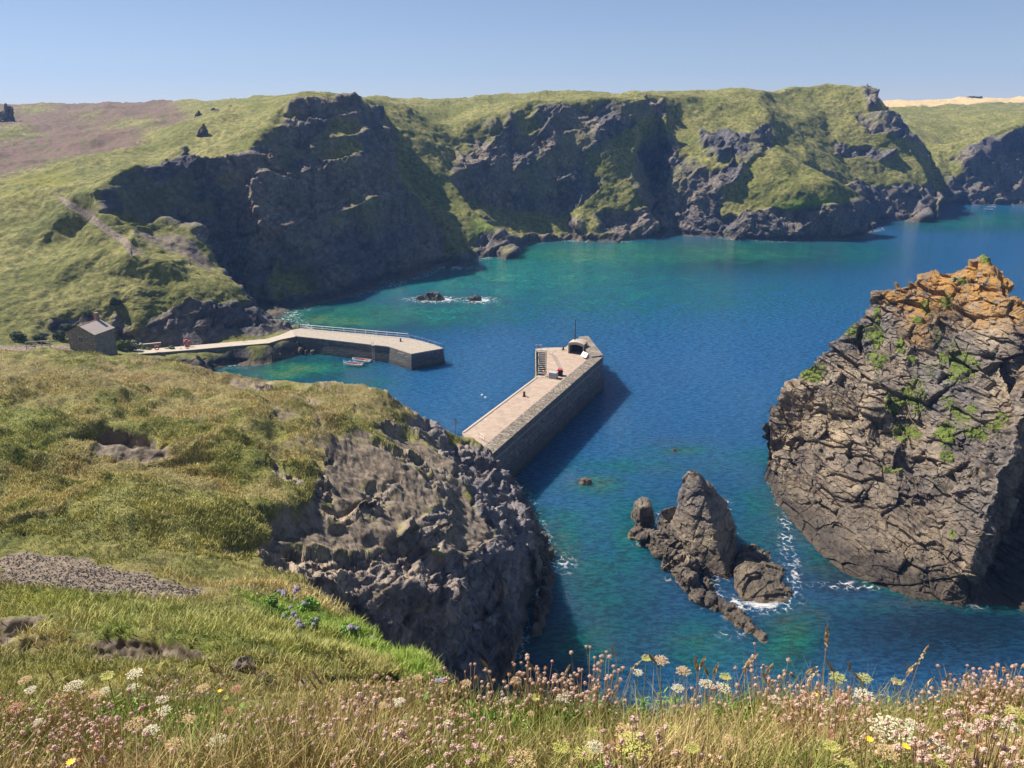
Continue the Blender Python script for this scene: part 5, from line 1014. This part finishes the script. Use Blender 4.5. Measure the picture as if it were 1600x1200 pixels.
# ------------------------------------------------------------------ turf blades
rn = np.random.RandomState(5)
TT = NT('turf_blades'); gcol, _, g3_ = grass_colour(TT)
v_ = TT.attr('tone')
cc = TT.mix(TT.attr('straw'), gcol, TT.mix(v_, (.26, .17, .07), (.56, .43, .22)))
cc = TT.mix(TT.attr('lush'), cc, TT.mix(v_, (.06, .11, .012), (.22, .33, .035)))
cc = TT.mix(TT.math('MULTIPLY', v_, .45), cc, (.30, .245, .10))
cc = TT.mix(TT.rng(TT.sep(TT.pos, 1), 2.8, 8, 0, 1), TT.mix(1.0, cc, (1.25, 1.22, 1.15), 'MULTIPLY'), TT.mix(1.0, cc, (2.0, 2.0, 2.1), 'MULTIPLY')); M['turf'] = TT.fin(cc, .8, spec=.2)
tb = TT.b; tb.inputs['Subsurface Weight'].default_value = 0
def blades(name, base, hgt, wid, lean, attrs_, label=None, yaw=None):
    n = len(base); yaw = rn.uniform(0, 2 * math.pi, n) if yaw is None else yaw; la = rn.uniform(0, 2 * math.pi, n)
    side = np.stack([np.cos(yaw), np.sin(yaw), np.zeros(n)], -1) * (wid / 2)[:, None]; ld = np.stack([np.cos(la), np.sin(la), np.zeros(n)], -1) * (lean * hgt)[:, None]; up = np.zeros((n, 3)); up[:, 2] = hgt
    V = np.stack([base - side, base + side, base + side * .7 + up * .55 + ld * .35, base - side * .7 + up * .55 + ld * .35, base + up + ld + side * .08, base + up + ld - side * .08], 1).reshape(-1, 3)
    i = np.arange(n)[:, None] * 6; F = np.concatenate([i + np.array([[0, 1, 2, 3]]), i + np.array([[3, 2, 4, 5]])], 0)
    o = mesh_np(name, V, F, M['turf'], smooth=False, attrs={k: np.repeat(a, 6) for k, a in attrs_.items()})
    return tag(o, kind='stuff')
# blades over the near slope and the headland, thicker clumps in tussocks
def scatter(px0, px1, py0, py1, n, ymin, ymax, seed):
    k = (P[:-1, :-1, 1] > ymin) & (P[:-1, :-1, 1] < ymax) & (rock[:-1, :-1] < .3) & (earth[:-1, :-1] < .35) & (gravel[:-1, :-1] < .4) & (ppx[:-1, :-1] > px0) & (ppx[:-1, :-1] < px1) & (ppy[:-1, :-1] > py0) & (ppy[:-1, :-1] < py1)
    ii, jj = np.nonzero(k); A_ = Q[ii, jj]; B_ = Q[ii + 1, jj]; C_ = Q[ii, jj + 1]; ar = np.linalg.norm(np.cross(B_ - A_, C_ - A_), axis=1); r_ = np.hypot(A_[:, 0], A_[:, 1])
    w = ar / r_ ** 2 ; g = RS = np.random.RandomState(seed); tus = sstep(-.25, .35, vn(A_, np.clip(r_[:, None] * .03, .3, 2.5), seed))
    w = w * (.35 + .7 * tus); pick = g.choice(len(ii), n, p=w / w.sum()); u = g.uniform(0, 1, (n, 2)).astype(np.float32); u = np.where(u.sum(1, keepdims=True) > 1, 1 - u, u)
    b = A_[pick] + (B_ - A_)[pick] * u[:, :1] + (C_ - A_)[pick] * u[:, 1:]
    at = {q: v[:-1, :-1][ii, jj][pick] for q, v in (('straw', straw), ('lush', lush))}; at['tone'] = g.uniform(0, 1, n); return b, r_[pick], tus[pick], at
b, r_, tu, at = scatter(-150, 760, 540, 1110, 90000, 4.3, 46, 301)
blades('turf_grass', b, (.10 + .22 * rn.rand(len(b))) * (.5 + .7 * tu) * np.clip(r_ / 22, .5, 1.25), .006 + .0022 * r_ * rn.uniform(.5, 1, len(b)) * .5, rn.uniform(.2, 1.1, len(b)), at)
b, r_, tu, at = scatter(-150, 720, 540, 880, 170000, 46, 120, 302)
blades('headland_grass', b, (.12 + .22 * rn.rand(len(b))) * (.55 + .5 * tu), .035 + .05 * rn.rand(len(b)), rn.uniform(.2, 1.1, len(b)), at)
# ------------------------------------------------------------------ meadow at your feet
gfld = bpy.data.objects['ground'].data
gbv = BV
def mz(x, y):
    h = gbv.ray_cast(Vector((x, y, 70)), Vector((0, 0, -1)))[0]; return h.z if h else 57.5
def foot(px, py, h):
    "where a plant of height h stands if its head is seen here"
    a, b, c = ray(px, py); best = None
    for i in range(60):
        Y = 1.15 + i * .035; t = Y / b; x, z = a * t, EYE + c * t; e = abs(z - h - mz(x, Y))
        if best is None or e < best[0]: best = (e, x, Y)
    return Vector((best[1], best[2], mz(best[1], best[2])))
# ground blades in bulk
def meadow_pts(n, seed, y0=1.05, y1=3.05):
    g = np.random.RandomState(seed); th = g.uniform(R(-44), R(44), n); r = np.sqrt(g.uniform(y0 ** 2, (y1 / math.cos(R(30))) ** 2, n)); x, y = r * np.sin(th), r * np.cos(th); k = (y > y0) & (y < y1); x, y = x[k], y[k]
    gx = (np.clip((x + 4) / 8, 0, .999) * 160).astype(int); gy = (np.clip((y - .9) / 2.6, 0, .999) * 60).astype(int)
    return np.stack([x, y, ZG[gx, gy] + 0 * x], -1), g
ZG = np.array([[mz(-4 + (i + .5) * .05, .9 + (j + .5) * 2.6 / 60) for j in range(60)] for i in range(160)])
b, g = meadow_pts(72000, 310)
f = vn(b, .35, 311); f2 = vn(b, .16, 312); f3 = vn(b, .6, 313)
gpx_, gpy_ = project(b)
st_ = np.clip(.66 + .8 * f, 0, 1); lu_ = np.clip(1.4 * vn(b, .28, 315) - .15, 0, 1) * .9
gx_ = np.exp(-(((gpx_ - 830) / 130) ** 2 + ((gpy_ - 1130) / 40) ** 2)) + np.exp(-(((gpx_ - 250) / 90) ** 2 + ((gpy_ - 1130) / 45) ** 2)) + .8 * np.exp(-(((gpx_ - 1180) / 60) ** 2 + ((gpy_ - 1120) / 30) ** 2))
lu_ = np.clip(lu_ + 1.1 * gx_, 0, 1); hh_ = (.05 + .11 * g.rand(len(b))) * (.75 + .5 * sstep(-.4, .5, f3))
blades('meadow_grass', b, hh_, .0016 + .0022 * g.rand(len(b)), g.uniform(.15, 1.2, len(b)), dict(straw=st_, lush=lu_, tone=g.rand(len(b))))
M['thrift_pink'] = plain('thrift_petals', (.60, .41, .31), .8, var=.35, scale=120); M['thrift_brown'] = plain('dry_thrift', (.48, .27, .13), .9, var=.4, scale=120)
M['stalk'] = plain('dry_stalk', (.36, .23, .11), .8, var=.3, scale=20); M['stalk_green'] = plain('green_stalk', (.20, .23, .06), .8, var=.3, scale=20)
M['umbel_white'] = plain('white_umbel', (.62, .55, .38), .8, var=.2, scale=90); M['umbel_yellow'] = plain('yellow_umbel', (.42, .40, .09), .8, var=.3, scale=90); M['umbel_red'] = plain('rusty_umbel', (.38, .17, .10), .8, var=.3, scale=90); M['umbel_buff'] = plain('buff_umbel', (.52, .34, .17), .8, var=.3, scale=90)
M['litter'] = plain('dry_flower_litter', (.50, .30, .19), .9, var=.45, scale=60); M['seed'] = plain('seed_head', (.50, .36, .19), .85, var=.3, scale=150); M['cushion'] = plain('cushion_leaves', (.17, .23, .11), .85, var=.4, scale=40); M['leafy'] = plain('fresh_leaves', (.16, .30, .04), .7, var=.4, scale=40); M['sedum'] = plain('red_leaves', (.30, .10, .08), .8, var=.4, scale=60); M['flower_yellow'] = plain('yellow_petals', (.85, .48, .02), .7, var=.1)
def head_mesh(r, name, mat, seed, n=46):
    "a round head of many small papery petals"
    g = random.Random(seed); bm = bmesh.new()
    for i in range(n):
        z = g.uniform(-.5, 1); t = g.uniform(0, 2 * math.pi); q = math.sqrt(max(0, 1 - z * z)); d = Vector((q * math.cos(t), q * math.sin(t), z)); c = d * r * g.uniform(.7, 1.05)
        u = d.orthogonal().normalized(); u = (Matrix.Rotation(g.uniform(0, 6.28), 3, d) @ u); w = d.cross(u); s = r * g.uniform(.22, .36)
        bm.faces.new([bm.verts.new(c + u * s), bm.verts.new(c + w * s + d * s * .4), bm.verts.new(c - u * s), bm.verts.new(c - w * s + d * s * .4)])
    bmesh.ops.create_icosphere(bm, subdivisions=1, radius=r * .62); me = bpy.data.meshes.new(name); bm.to_mesh(me); bm.free(); me.materials.append(M[mat]); return me
HM = [head_mesh(.0072, 'flower_head', 'thrift_pink', i) for i in range(4)] + [head_mesh(.0065, 'flower_head', 'thrift_brown', 9, 34)]
ROWN = ('far edge of the meadow', 'middle of the meadow', 'nearest strip of the meadow')
UNDER = [(0, 230, 'far left'), (230, 430, 'under the hollow bank'), (430, 640, 'under the green slope'), (640, 800, 'under the dark gully'), (800, 960, 'under the headland surf'), (960, 1120, 'under the pinnacle'), (1120, 1280, 'under the trailing reef'), (1280, 1440, 'under the sea stack'), (1440, 1700, 'far right')]
ORD = ['leftmost', 'second from left', 'third from left', 'fourth from left', 'fifth from left', 'sixth from left', 'seventh from left', 'eighth from left', 'ninth from left', 'tenth from left']
def where(items, what, cuts=(1085, 1135)):
    "items: (px, py); one label each, told apart by what lies behind them"
    z = {}; out = {}
    for i, (x, y) in enumerate(items):
        u = next((n for a, b, n in UNDER if a <= x < b), UNDER[0][2] if x < 0 else UNDER[-1][2]); z.setdefault((u, sum(y > c for c in cuts)), []).append(i)
    for (u, rw), ids in z.items():
        ids.sort(key=lambda i: items[i][0])
        for k, i in enumerate(ids): out[i] = ('%s, %s, %s' % (what, ('far edge', 'middle row', 'nearest row')[rw], u)) + ('' if len(ids) == 1 else ', ' + ORD[min(k, 9)])
    return [out[i] for i in range(len(items))]
# thrift plants
tc = []
for x0, x1, y0, y1, n in ((0, 130, 1095, 1120, 3), (40, 210, 1120, 1185, 6), (240, 300, 1065, 1080, 2), (370, 540, 1095, 1150, 7), (540, 800, 1060, 1085, 6), (560, 760, 1110, 1195, 8), (810, 960, 1030, 1062, 6), (1180, 1225, 1035, 1055, 2), (1225, 1330, 1072, 1100, 3), (1270, 1340, 1095, 1150, 4), (1440, 1600, 1060, 1085, 5), (1520, 1600, 1050, 1070, 3), (1440, 1600, 1130, 1190, 7), (950, 1060, 1170, 1195, 2), (1100, 1180, 1075, 1095, 2)):
    for i in range(n): tc.append((x0 + (x1 - x0) * (i + rnd.uniform(.2, .8)) / n, rnd.uniform(y0, y1)))
tl_ = where(tc, 'papery pink thrift')
for i, (x, y) in enumerate(tc):
    g = random.Random(400 + i); y += 9; h = g.uniform(.13, .18) + max(0, (1075 - y)) * .0035; h = min(h, .26); p = foot(x, y, h)
    root = empty('thrift_clump', p, 0, tl_[i], 'thrift plant', 'thrift in the clifftop meadow'); sp_ = MB(); k = g.randint(20, 34); hs = []
    for j in range(k):
        r = .075 * math.sqrt(g.random()); t = g.uniform(0, 6.28); a = Vector((r * math.cos(t), r * math.sin(t), 0)); top_ = a * g.uniform(1.2, 2.1) + Vector((0, 0, h * g.uniform(.62, 1.12))); sp_.tube(a, top_, .0013, .001, 4, False); hs.append(top_)
    sp_.build('stalks', M['stalk'], root)
    m = MB()
    for j in range(70):
        t = g.uniform(0, 6.28); r = g.uniform(0, .07); a = Vector((r * math.cos(t), r * math.sin(t), -.01)); e = a + Vector((g.uniform(-.05, .05), g.uniform(-.05, .05), g.uniform(.02, .05))); s_ = Vector((.0022, 0, 0)); m.quad(a - s_, a + s_, e + s_ * .2, e - s_ * .2)
    m.build('leaves', M['leafy' if g.random() < .5 else 'cushion'], root)
    for tp in hs:
        o = bpy.data.objects.new('flower_head', HM[g.choice((0, 1, 2, 3, 0, 1, 2, 4))]); link(o); o.parent = root; o.location = tp; o.scale = [g.uniform(.75, 1.3)] * 3; o.rotation_euler = (g.uniform(-.5, .5), g.uniform(-.5, .5), g.uniform(0, 6))
# umbels
def umbel(p, h, R0, kind, g, label):
    cat = 'wild carrot'; root = empty('wild_carrot', p, g.uniform(0, 6), label, cat, 'wild carrots in the clifftop meadow')
    top_ = Vector((g.uniform(-.02, .02), g.uniform(-.02, .02), h - R0 * .45)); MB().tube((0, 0, -.02), top_, .0022, .0018, 6).build('stem', M['stalk_green' if kind != 'red' else 'stalk'], root)
    cup = kind == 'yellow' and g.random() < .6; rays = MB(); fl = MB(); n = 34
    for i in range(n):
        q = math.sqrt((i + .5) / n); t = i * 2.39996 + g.uniform(-.15, .15); dz = R0 * (.45 + (.16 * (1 - q * q) if not cup else .30 * q * q)); c = top_ + Vector((math.cos(t) * q * R0 * (.72 if cup else 1), math.sin(t) * q * R0 * (.72 if cup else 1), dz)); rays.tube(top_, c, .0006, .0005, 3, False)
        for j in range(9):
            s = R0 * .17; a = g.uniform(0, 6.28); rr__ = s * math.sqrt(g.random()); cc_ = c + Vector((math.cos(a) * rr__, math.sin(a) * rr__, g.uniform(-.1, .12) * s)); w = R0 * g.uniform(.04, .07); th = g.uniform(0, 3.1); u = Vector((math.cos(th), math.sin(th), g.uniform(-.3, .3))) * w; v = Vector((-math.sin(th), math.cos(th), g.uniform(-.3, .3))) * w
            fl.quad(cc_ + u, cc_ + v, cc_ - u, cc_ - v)
    rays.build('rays', M['stalk_green' if kind != 'red' else 'stalk'], root); fl.build('flower_head', M['umbel_' + kind], root)
    m = MB()
    for i in range(16):
        t = g.uniform(0, 6.28); a = Vector((0, 0, h * g.uniform(.05, .5))); e = a + Vector((math.cos(t), math.sin(t), g.uniform(-.2, .6))) * g.uniform(.02, .05); s_ = Vector((-math.sin(t), math.cos(t), 0)) * .003; m.quad(a, (a + e) / 2 + s_, e, (a + e) / 2 - s_)
    m.build('leaves', M['leafy'], root)
UM = [(122, 1068, 14, 'white'), (172, 1055, 14, 'yellow'), (205, 1060, 13, 'white'), (55, 1075, 9, 'white'), (170, 1078, 8, 'white'), (18, 1107, 12, 'red'), (262, 1090, 10, 'white'), (38, 1062, 10, 'buff'), (95, 1090, 15, 'buff'), (145, 1082, 10, 'buff'), (205, 1078, 9, 'white'), (260, 1105, 12, 'white'), (210, 1125, 15, 'buff'), (295, 1128, 12, 'buff'), (333, 1153, 13, 'white'), (368, 1080, 9, 'red'), (365, 1108, 10, 'red'), (325, 1118, 8, 'red'), (315, 1078, 10, 'buff'), (228, 1142, 12, 'white'), (345, 1092, 7, 'yellow'), (270, 1160, 14, 'buff'), (420, 1175, 10, 'yellow'), (57, 1130, 7, 'white'),
      (628, 1102, 10, 'white'), (697, 1125, 9, 'white'), (790, 1100, 11, 'white'), (807, 1070, 9, 'buff'), (880, 1088, 12, 'white'), (830, 1090, 10, 'yellow'), (827, 1108, 6, 'buff'), (764, 1185, 11, 'yellow'), (820, 1180, 22, 'buff'), (882, 1165, 17, 'yellow'), (918, 1167, 14, 'white'), (908, 1185, 14, 'yellow'), (936, 1142, 12, 'yellow'), (953, 1160, 15, 'red'), (1000, 1170, 27, 'yellow'), (985, 1150, 18, 'buff'), (1048, 1145, 14, 'yellow'), (1010, 1023, 11, 'yellow'), (1040, 1030, 12, 'buff'), (1065, 1055, 12, 'buff'), (1003, 1042, 8, 'white'), (1052, 1072, 10, 'white'),
      (1137, 1055, 11, 'yellow'), (1110, 1072, 11, 'white'), (1130, 1077, 11, 'white'), (1303, 1055, 13, 'yellow'), (1350, 1063, 12, 'yellow'), (1357, 1086, 15, 'white'), (1395, 1068, 11, 'yellow'), (1312, 1083, 9, 'red'), (1253, 1088, 13, 'buff'), (1204, 1090, 10, 'white'), (1398, 1145, 32, 'white'), (1420, 1133, 12, 'white'), (1456, 1160, 17, 'white'), (1510, 1142, 13, 'white'), (1563, 1130, 14, 'white'), (1588, 1122, 12, 'white'), (1541, 1122, 14, 'yellow'), (1390, 1172, 17, 'buff'), (1292, 1150, 14, 'red'), (1150, 1158, 15, 'buff'), (1295, 1182, 16, 'yellow'), (1090, 1180, 14, 'yellow'), (1590, 1108, 16, 'yellow'), (1338, 1197, 15, 'yellow'), (1350, 1112, 9, 'buff'), (1490, 1198, 14, 'yellow'), (600, 1098, 8, 'buff'), (660, 1060, 7, 'buff'), (735, 1068, 8, 'buff')]
KW = dict(white='creamy white umbel', yellow='greenish yellow umbel', red='rusty red umbel', buff='buff drying umbel')
for kd in KW:
    idx = [u for u in UM if u[3] == kd]; lb = where([(u[0], u[1]) for u in idx], KW[kd])
    for u, l in zip(idx, lb):
        g = random.Random(int(u[0] * 7 + u[1])); h = .14 + max(0, 1090 - u[1]) * .0024; p = foot(u[0], u[1], h); d_ = math.hypot(p.y, EYE - p.z); umbel(p, h, u[2] * d_ / FPX * .88, kd, g, l)
# seeding grass spikes
GS = [(1120, 1052, 10), (1180, 1050, 12), (1270, 1052, 10), (1400, 1050, 12), (1298, 1005, 26), (1098, 1045, 18), (1083, 1040, 14), (1133, 1035, 16), (1105, 1052, 12), (1158, 1048, 16), (1328, 1045, 14), (1342, 1045, 10), (1380, 1055, 16), (1425, 1032, 22), (1460, 1045, 16), (1432, 1070, 12), (1225, 1045, 10), (1055, 1030, 12), (743, 1055, 12), (781, 1038, 10), (855, 1045, 12), (870, 1052, 12), (965, 1040, 14), (975, 1025, 16), (455, 1062, 14), (440, 1072, 12), (415, 1050, 16), (405, 1060, 14), (350, 1048, 12), (365, 1052, 14), (520, 1062, 16), (505, 1072, 14), (487, 1068, 12), (562, 1040, 20), (580, 1068, 12), (90, 1060, 12), (240, 1068, 12), (330, 1062, 12), (538, 1048, 10), (620, 1050, 10), (1500, 1058, 10), (1480, 1065, 10), (1580, 1040, 8), (1210, 1062, 10), (1245, 1055, 10)]
gl = where([(a, b) for a, b, c in GS], 'tall buff seeding grass stalk', (1050, 1064))
for (x, y, s), l in zip(GS, gl):
    g = random.Random(int(x * 3 + y)); h = .24 + max(0, 1080 - y) * .0032; bend = g.uniform(-.35, .35); p = foot(x, y, h); root = empty('grass_stalk', p, 0, l, 'grass stalk', 'seeding grasses in the meadow'); m = MB(); pts = [Vector((bend * .1 * (t ** 2) * 1.6, 0, h * t * (1 - .1 * abs(bend) * t))) for t in [i / 8 for i in range(9)]]
    for a, b_ in zip(pts[:-1], pts[1:]): m.tube(a, b_, .0009, .0008, 4, False)
    m.build('stem', M['stalk'], root); m = MB(); d_ = math.hypot(p.y, EYE - p.z); L_h = s * d_ / FPX * 1.5; dv_ = (pts[-1] - pts[-2]).normalized(); dv_ = (dv_ + Vector((bend * 1.3, 0, -abs(bend) * .6))).normalized()
    for i in range(46):
        t = g.random(); c = pts[-1] + dv_ * L_h * (t - .15) + Vector((bend * .01 * t * t, 0, 0)); w = .0042 * math.sin(math.pi * min(1, t * .85 + .12)) + .0012; an = g.uniform(0, 6.28); e = Vector((math.cos(an) * w, math.sin(an) * w, 0)); q = dv_ * .006; m.quad(c - e * .3, c + e, c + e * .7 + q, c - e * .2 + q)
    m.build('seed_head', M['seed'], root)
# low leafy plants and cushions
LP = [(935, 1110, .16, 'cushion', 'grey green cushion plant behind the yellow umbels'), (985, 1125, .13, 'cushion', 'grey green cushion plant right of the largest one'), (880, 1125, .10, 'leafy', 'fresh green grassy tuft left of the grey green cushions'), (760, 1130, .10, 'leafy', 'fresh green grassy tuft below the dark gully'), (805, 1115, .08, 'leafy', 'small green tuft between the two fresh green ones'), (250, 1120, .09, 'leafy', 'leafy green plant below the hollow bank'), (290, 1145, .10, 'leafy', 'bright leafy plant beside a white umbel at the left'), (1180, 1120, .09, 'leafy', 'bright green leafy plant below the trailing reef'), (1120, 1180, .09, 'leafy', 'leafy green plant in the nearest row right of the cushions'), (1245, 1135, .09, 'sedum', 'dark red stonecrop patch below the trailing reef'), (1530, 1150, .08, 'sedum', 'dark red stonecrop patch at the far right'), (950, 1098, .035, 'sedum', 'thin strip of red leaves behind the cushion plant'), (375, 1195, .07, 'sedum', 'dark reddish plant in the nearest row at the left'), (1415, 1195, .09, 'leafy', 'green plant in the nearest row below the sea stack')]
for x, y, s, mt, lb in LP:
    g = random.Random(int(x + y)); p = foot(x, y, .05); root = empty('low_plant', p, 0, lb, 'low plant'); m = MB(); n = 900 if mt == 'cushion' else 420
    for i in range(n):
        t = g.uniform(0, 6.28); r = s * math.sqrt(g.random()); dm = s * .42 * (1 - (r / s) ** 2); a = Vector((r * math.cos(t), r * math.sin(t), dm * g.uniform(.7, 1))); L1 = (.012 if mt == 'cushion' else .03 if mt == 'leafy' else .014) * g.uniform(.6, 1.4); d = Vector((g.uniform(-1, 1), g.uniform(-1, 1), g.uniform(.2, 1.4))).normalized(); e = a + d * L1; w = d.orthogonal().normalized() * L1 * (.16 if mt != 'sedum' else .4); m.quad(a - w * .5, (a + e) / 2 + w, e, (a + e) / 2 - w)
    m.build('leaves', M[mt], root); MB().ball((0, 0, -.01), s * .75, 2, (1, 1, .45)).build('heart', M['cushion' if mt != 'sedum' else 'sedum'], root, True)
for x, y, lb in ((344, 1081, 'small orange yellow flower left of centre behind the thrift'), (1358, 1156, 'small yellow flower left of the biggest white umbel'), (1415, 1174, 'small yellow flower right of the buff umbel'), (1274, 1088, 'small yellow flower below the trailing reef'), (112, 1197, 'small yellow flower in the nearest row at the left')):
    p = foot(x, y, .14); root = empty('yellow_flower', p, 0, lb, 'flower', 'small yellow flowers'); MB().tube((0, 0, 0), (0, 0, .14), .001, .001, 4).build('stem', M['stalk_green'], root); m = MB()
    for i in range(10): t = 6.28 * i / 10; c = Vector((0, 0, .141)); d = Vector((math.cos(t), math.sin(t), .25)) * .011; w = Vector((-math.sin(t), math.cos(t), 0)) * .003; m.quad(c, c + d * .6 + w, c + d, c + d * .6 - w)
    m.build('petals', M['flower_yellow'], root)
# ------------------------------------------------------------------ bushes
def bush(p, sx, sy, sz, mat, name, label, cat, group, seed, n=900, leaf=.12, flowers=None):
    g = np.random.RandomState(seed); root = empty(name, p, 0, label, cat, group)
    lob = [(g.uniform(-.5, .5) * sx, g.uniform(-.5, .5) * sy, g.uniform(.25, .6) * sz, g.uniform(.4, .7)) for _ in range(7)]
    d = g.normal(size=(n, 3)); d /= np.linalg.norm(d, axis=1, keepdims=True); k = g.randint(0, 7, n); L0 = np.array(lob); c = L0[k, :3] + d * L0[k, 3:4] * np.array([sx, sy, sz]) * .75 * g.uniform(.75, 1.05, (n, 1)); c[:, 2] = np.maximum(c[:, 2], -.1)
    u = g.normal(size=(n, 3)); u -= (u * d).sum(1, keepdims=True) * d * .6; u /= np.linalg.norm(u, axis=1, keepdims=True); v = np.cross(u, d + g.normal(size=(n, 3)) * .3); v /= np.linalg.norm(v, axis=1, keepdims=True) + 1e-6; s = leaf * g.uniform(.6, 1.3, (n, 1))
    V = np.stack([c - u * s, c + v * s * .5, c + u * s, c - v * s * .5], 1).reshape(-1, 3); F = np.arange(n * 4).reshape(-1, 4); mesh_np('foliage', V, F, M[mat], root, False)
    m = MB()
    for q in lob[:5]: m.tube((0, 0, -.1), q[:3], .03 * sz, .012 * sz, 5)
    m.build('stem', M['stalk'], root)
    if flowers:
        for fx, fy, fz, fr in flowers: o = bpy.data.objects.new('flower_head', FHM); link(o); o.parent = root; o.location = (fx, fy, fz); o.scale = [fr] * 3
    return root
M['scrub'] = plain('dark_scrub', (.055, .07, .022), .9, var=.5, scale=1.5); M['scrub2'] = plain('green_scrub', (.13, .16, .03), .9, var=.5, scale=1.5); M['lilac'] = plain('lilac_flowers', (.42, .34, .45), .8, var=.25, scale=9); M['bright'] = plain('bright_leaves', (.12, .22, .03), .8, var=.5, scale=2)
FHM = head_mesh(1.0, 'flower_head', 'lilac', 77, 120)
for i, (x, y, Y, sx, sy, sz, mt, lb) in enumerate(((60, 520, 174, 4, 2, 3.2, 'scrub', 'dark scrub bush on the slope left of the cottage'), (88, 512, 177, 4, 2, 4.2, 'scrub', 'dark scrub bush nearest the left wall of the cottage'), (30, 525, 172, 4.5, 2, 3, 'scrub', 'dark scrub bush furthest left above the pale track'), (108, 490, 184, 3.6, 2.5, 3.6, 'scrub', 'dark scrub bush behind the cottage roof'), (135, 482, 187, 3.2, 2.5, 3, 'scrub', 'dark round bush right above the chimney'), (178, 462, 190, 2.6, 2, 3.2, 'scrub', 'lone dark bush on the open slope above the cottage'), (182, 505, 181, 3.2, 2, 4.0, 'scrub2', 'green bush just right of the cottage roof'), (200, 512, 181, 3.4, 2, 4.6, 'scrub2', 'green bush above the winch wheel'), (222, 510, 182, 3, 2, 3.6, 'scrub2', 'green bush right of the one above the winch'), (262, 515, 183, 4, 2, 5, 'scrub2', 'green bush above the quay railing'), (285, 522, 183, 3, 2, 3.4, 'scrub2', 'low green bush behind the big red lifebuoy'))):
    c = D(x, y, Y); bush(drop(c[0], c[1]), sx * .6, sy * .6, sz * .6, mt, 'bush', lb, 'bush', 'bushes round the cottage', 500 + i, 1500, .2)
for i, (x, y, s, lb, nf) in enumerate(((448, 930, 1.5, 'bushy green plant with two large lilac flower heads on the near slope', 5), (480, 945, 1.5, 'dark green leafy plant right of the lilac flowered one', 3), (425, 940, 1.0, 'low leafy plant left of the lilac flowered one', 0), (455, 962, 1.0, 'leafy plant with pale flower heads below the lilac flowered one', 6), (485, 972, .9, 'leafy plant with pale heads at the edge of the lush strip', 5), (545, 985, .9, 'straggly plant on the rim above the dark gully', 3), (575, 998, .7, 'small straggly plant further down the rim above the gully', 2), (690, 1060, .5, 'small plant at the end of the rim above the gully', 2))):
    p = hit(x, y + 6)
    if p: g = random.Random(i); bush(p, s * .55, s * .5, s * .42, 'bright' if i != 1 else 'leafy', 'leafy_plant', lb, 'plant', 'leafy plants along the near slope', 520 + i, 700, .09, [(g.uniform(-.5, .5) * s, g.uniform(-.5, .1) * s, s * g.uniform(.28, .42), g.uniform(.07, .13) * (1.5 if i == 0 else 1)) for _ in range(nf)])
# trees on the far horizon
for i, (x, sx) in enumerate(((1513, 5), (1521, 7), (1531, 6))):
    c = D(x, 153, 1000); root = bush(Vector(c) - Vector((0, 0, 1.5)), sx * .8, 3, 3.4, 'scrub', 'far_tree', ('leftmost', 'middle', 'rightmost')[i] + ' of three tiny dark trees on the far tan field', 'tree', 'trees on the far field', 540 + i, 500, .8)

# withered heads and husks caught between the blades
b, g = meadow_pts(26000, 320); k = (vn(b, .4, 321) + .5 * vn(b, .12, 322)) > -.02; b = b[k]; n = len(b); b[:, 2] += g.uniform(.03, .13, n); d = g.normal(size=(n, 3)); d /= np.linalg.norm(d, axis=1, keepdims=True); e = np.cross(d, g.normal(size=(n, 3))); e /= np.linalg.norm(e, axis=1, keepdims=True); sz_ = g.uniform(.0022, .0058, (n, 1))
V = np.stack([b - d * sz_, b + e * sz_, b + d * sz_, b - e * sz_], 1).reshape(-1, 3); tag(mesh_np('withered_flower_litter', V, np.arange(n * 4).reshape(-1, 4), M['litter'], None, False), kind='stuff')
# loose stones on the bare ground
k = (gravel[:-1, :-1] > .5) & (P[:-1, :-1, 1] < 50) & (P[:-1, :-1, 1] > 20); ii, jj = np.nonzero(k); g = np.random.RandomState(330)
if len(ii):
    q = g.choice(len(ii), 2600); c = Q[ii[q], jj[q]]; base = np.array([(1, 0, 0), (0, 1, 0), (-1, 0, 0), (0, -1, 0), (0, 0, 1), (0, 0, -1)], np.float32); s_ = g.uniform(.02, .11, (len(q), 1, 1)) ** 1.0; V = (c[:, None] + base[None] * s_ * g.uniform(.5, 1.2, (len(q), 6, 3))).reshape(-1, 3); f = np.array([(0, 1, 4), (1, 2, 4), (2, 3, 4), (3, 0, 4), (1, 0, 5), (2, 1, 5), (3, 2, 5), (0, 3, 5)])
    F = (np.arange(len(q))[:, None, None] * 6 + f[None]).reshape(-1, 3); tag(mesh_np('loose_stones', V, F, M['grey_rock'], None, False), kind='stuff')
# ------------------------------------------------------------------ sea air
hz = MB(); hz.box((0, 800, 64), (3400, 1800, 138)); 
hm = bpy.data.materials.new('haze'); hm.use_nodes = True; hn = hm.node_tree; hn.nodes.remove(hn.nodes['Principled BSDF']); pv = hn.nodes.new('ShaderNodeVolumePrincipled')
pv.inputs['Color'].default_value = (.22, .46, 1, 1); pv.inputs['Density'].default_value = .00016; pv.inputs['Anisotropy'].default_value = 0.2; hn.links.new(pv.outputs[0], hn.nodes['Material Output'].inputs['Volume'])
tag(hz.build('haze', hm), kind='stuff')
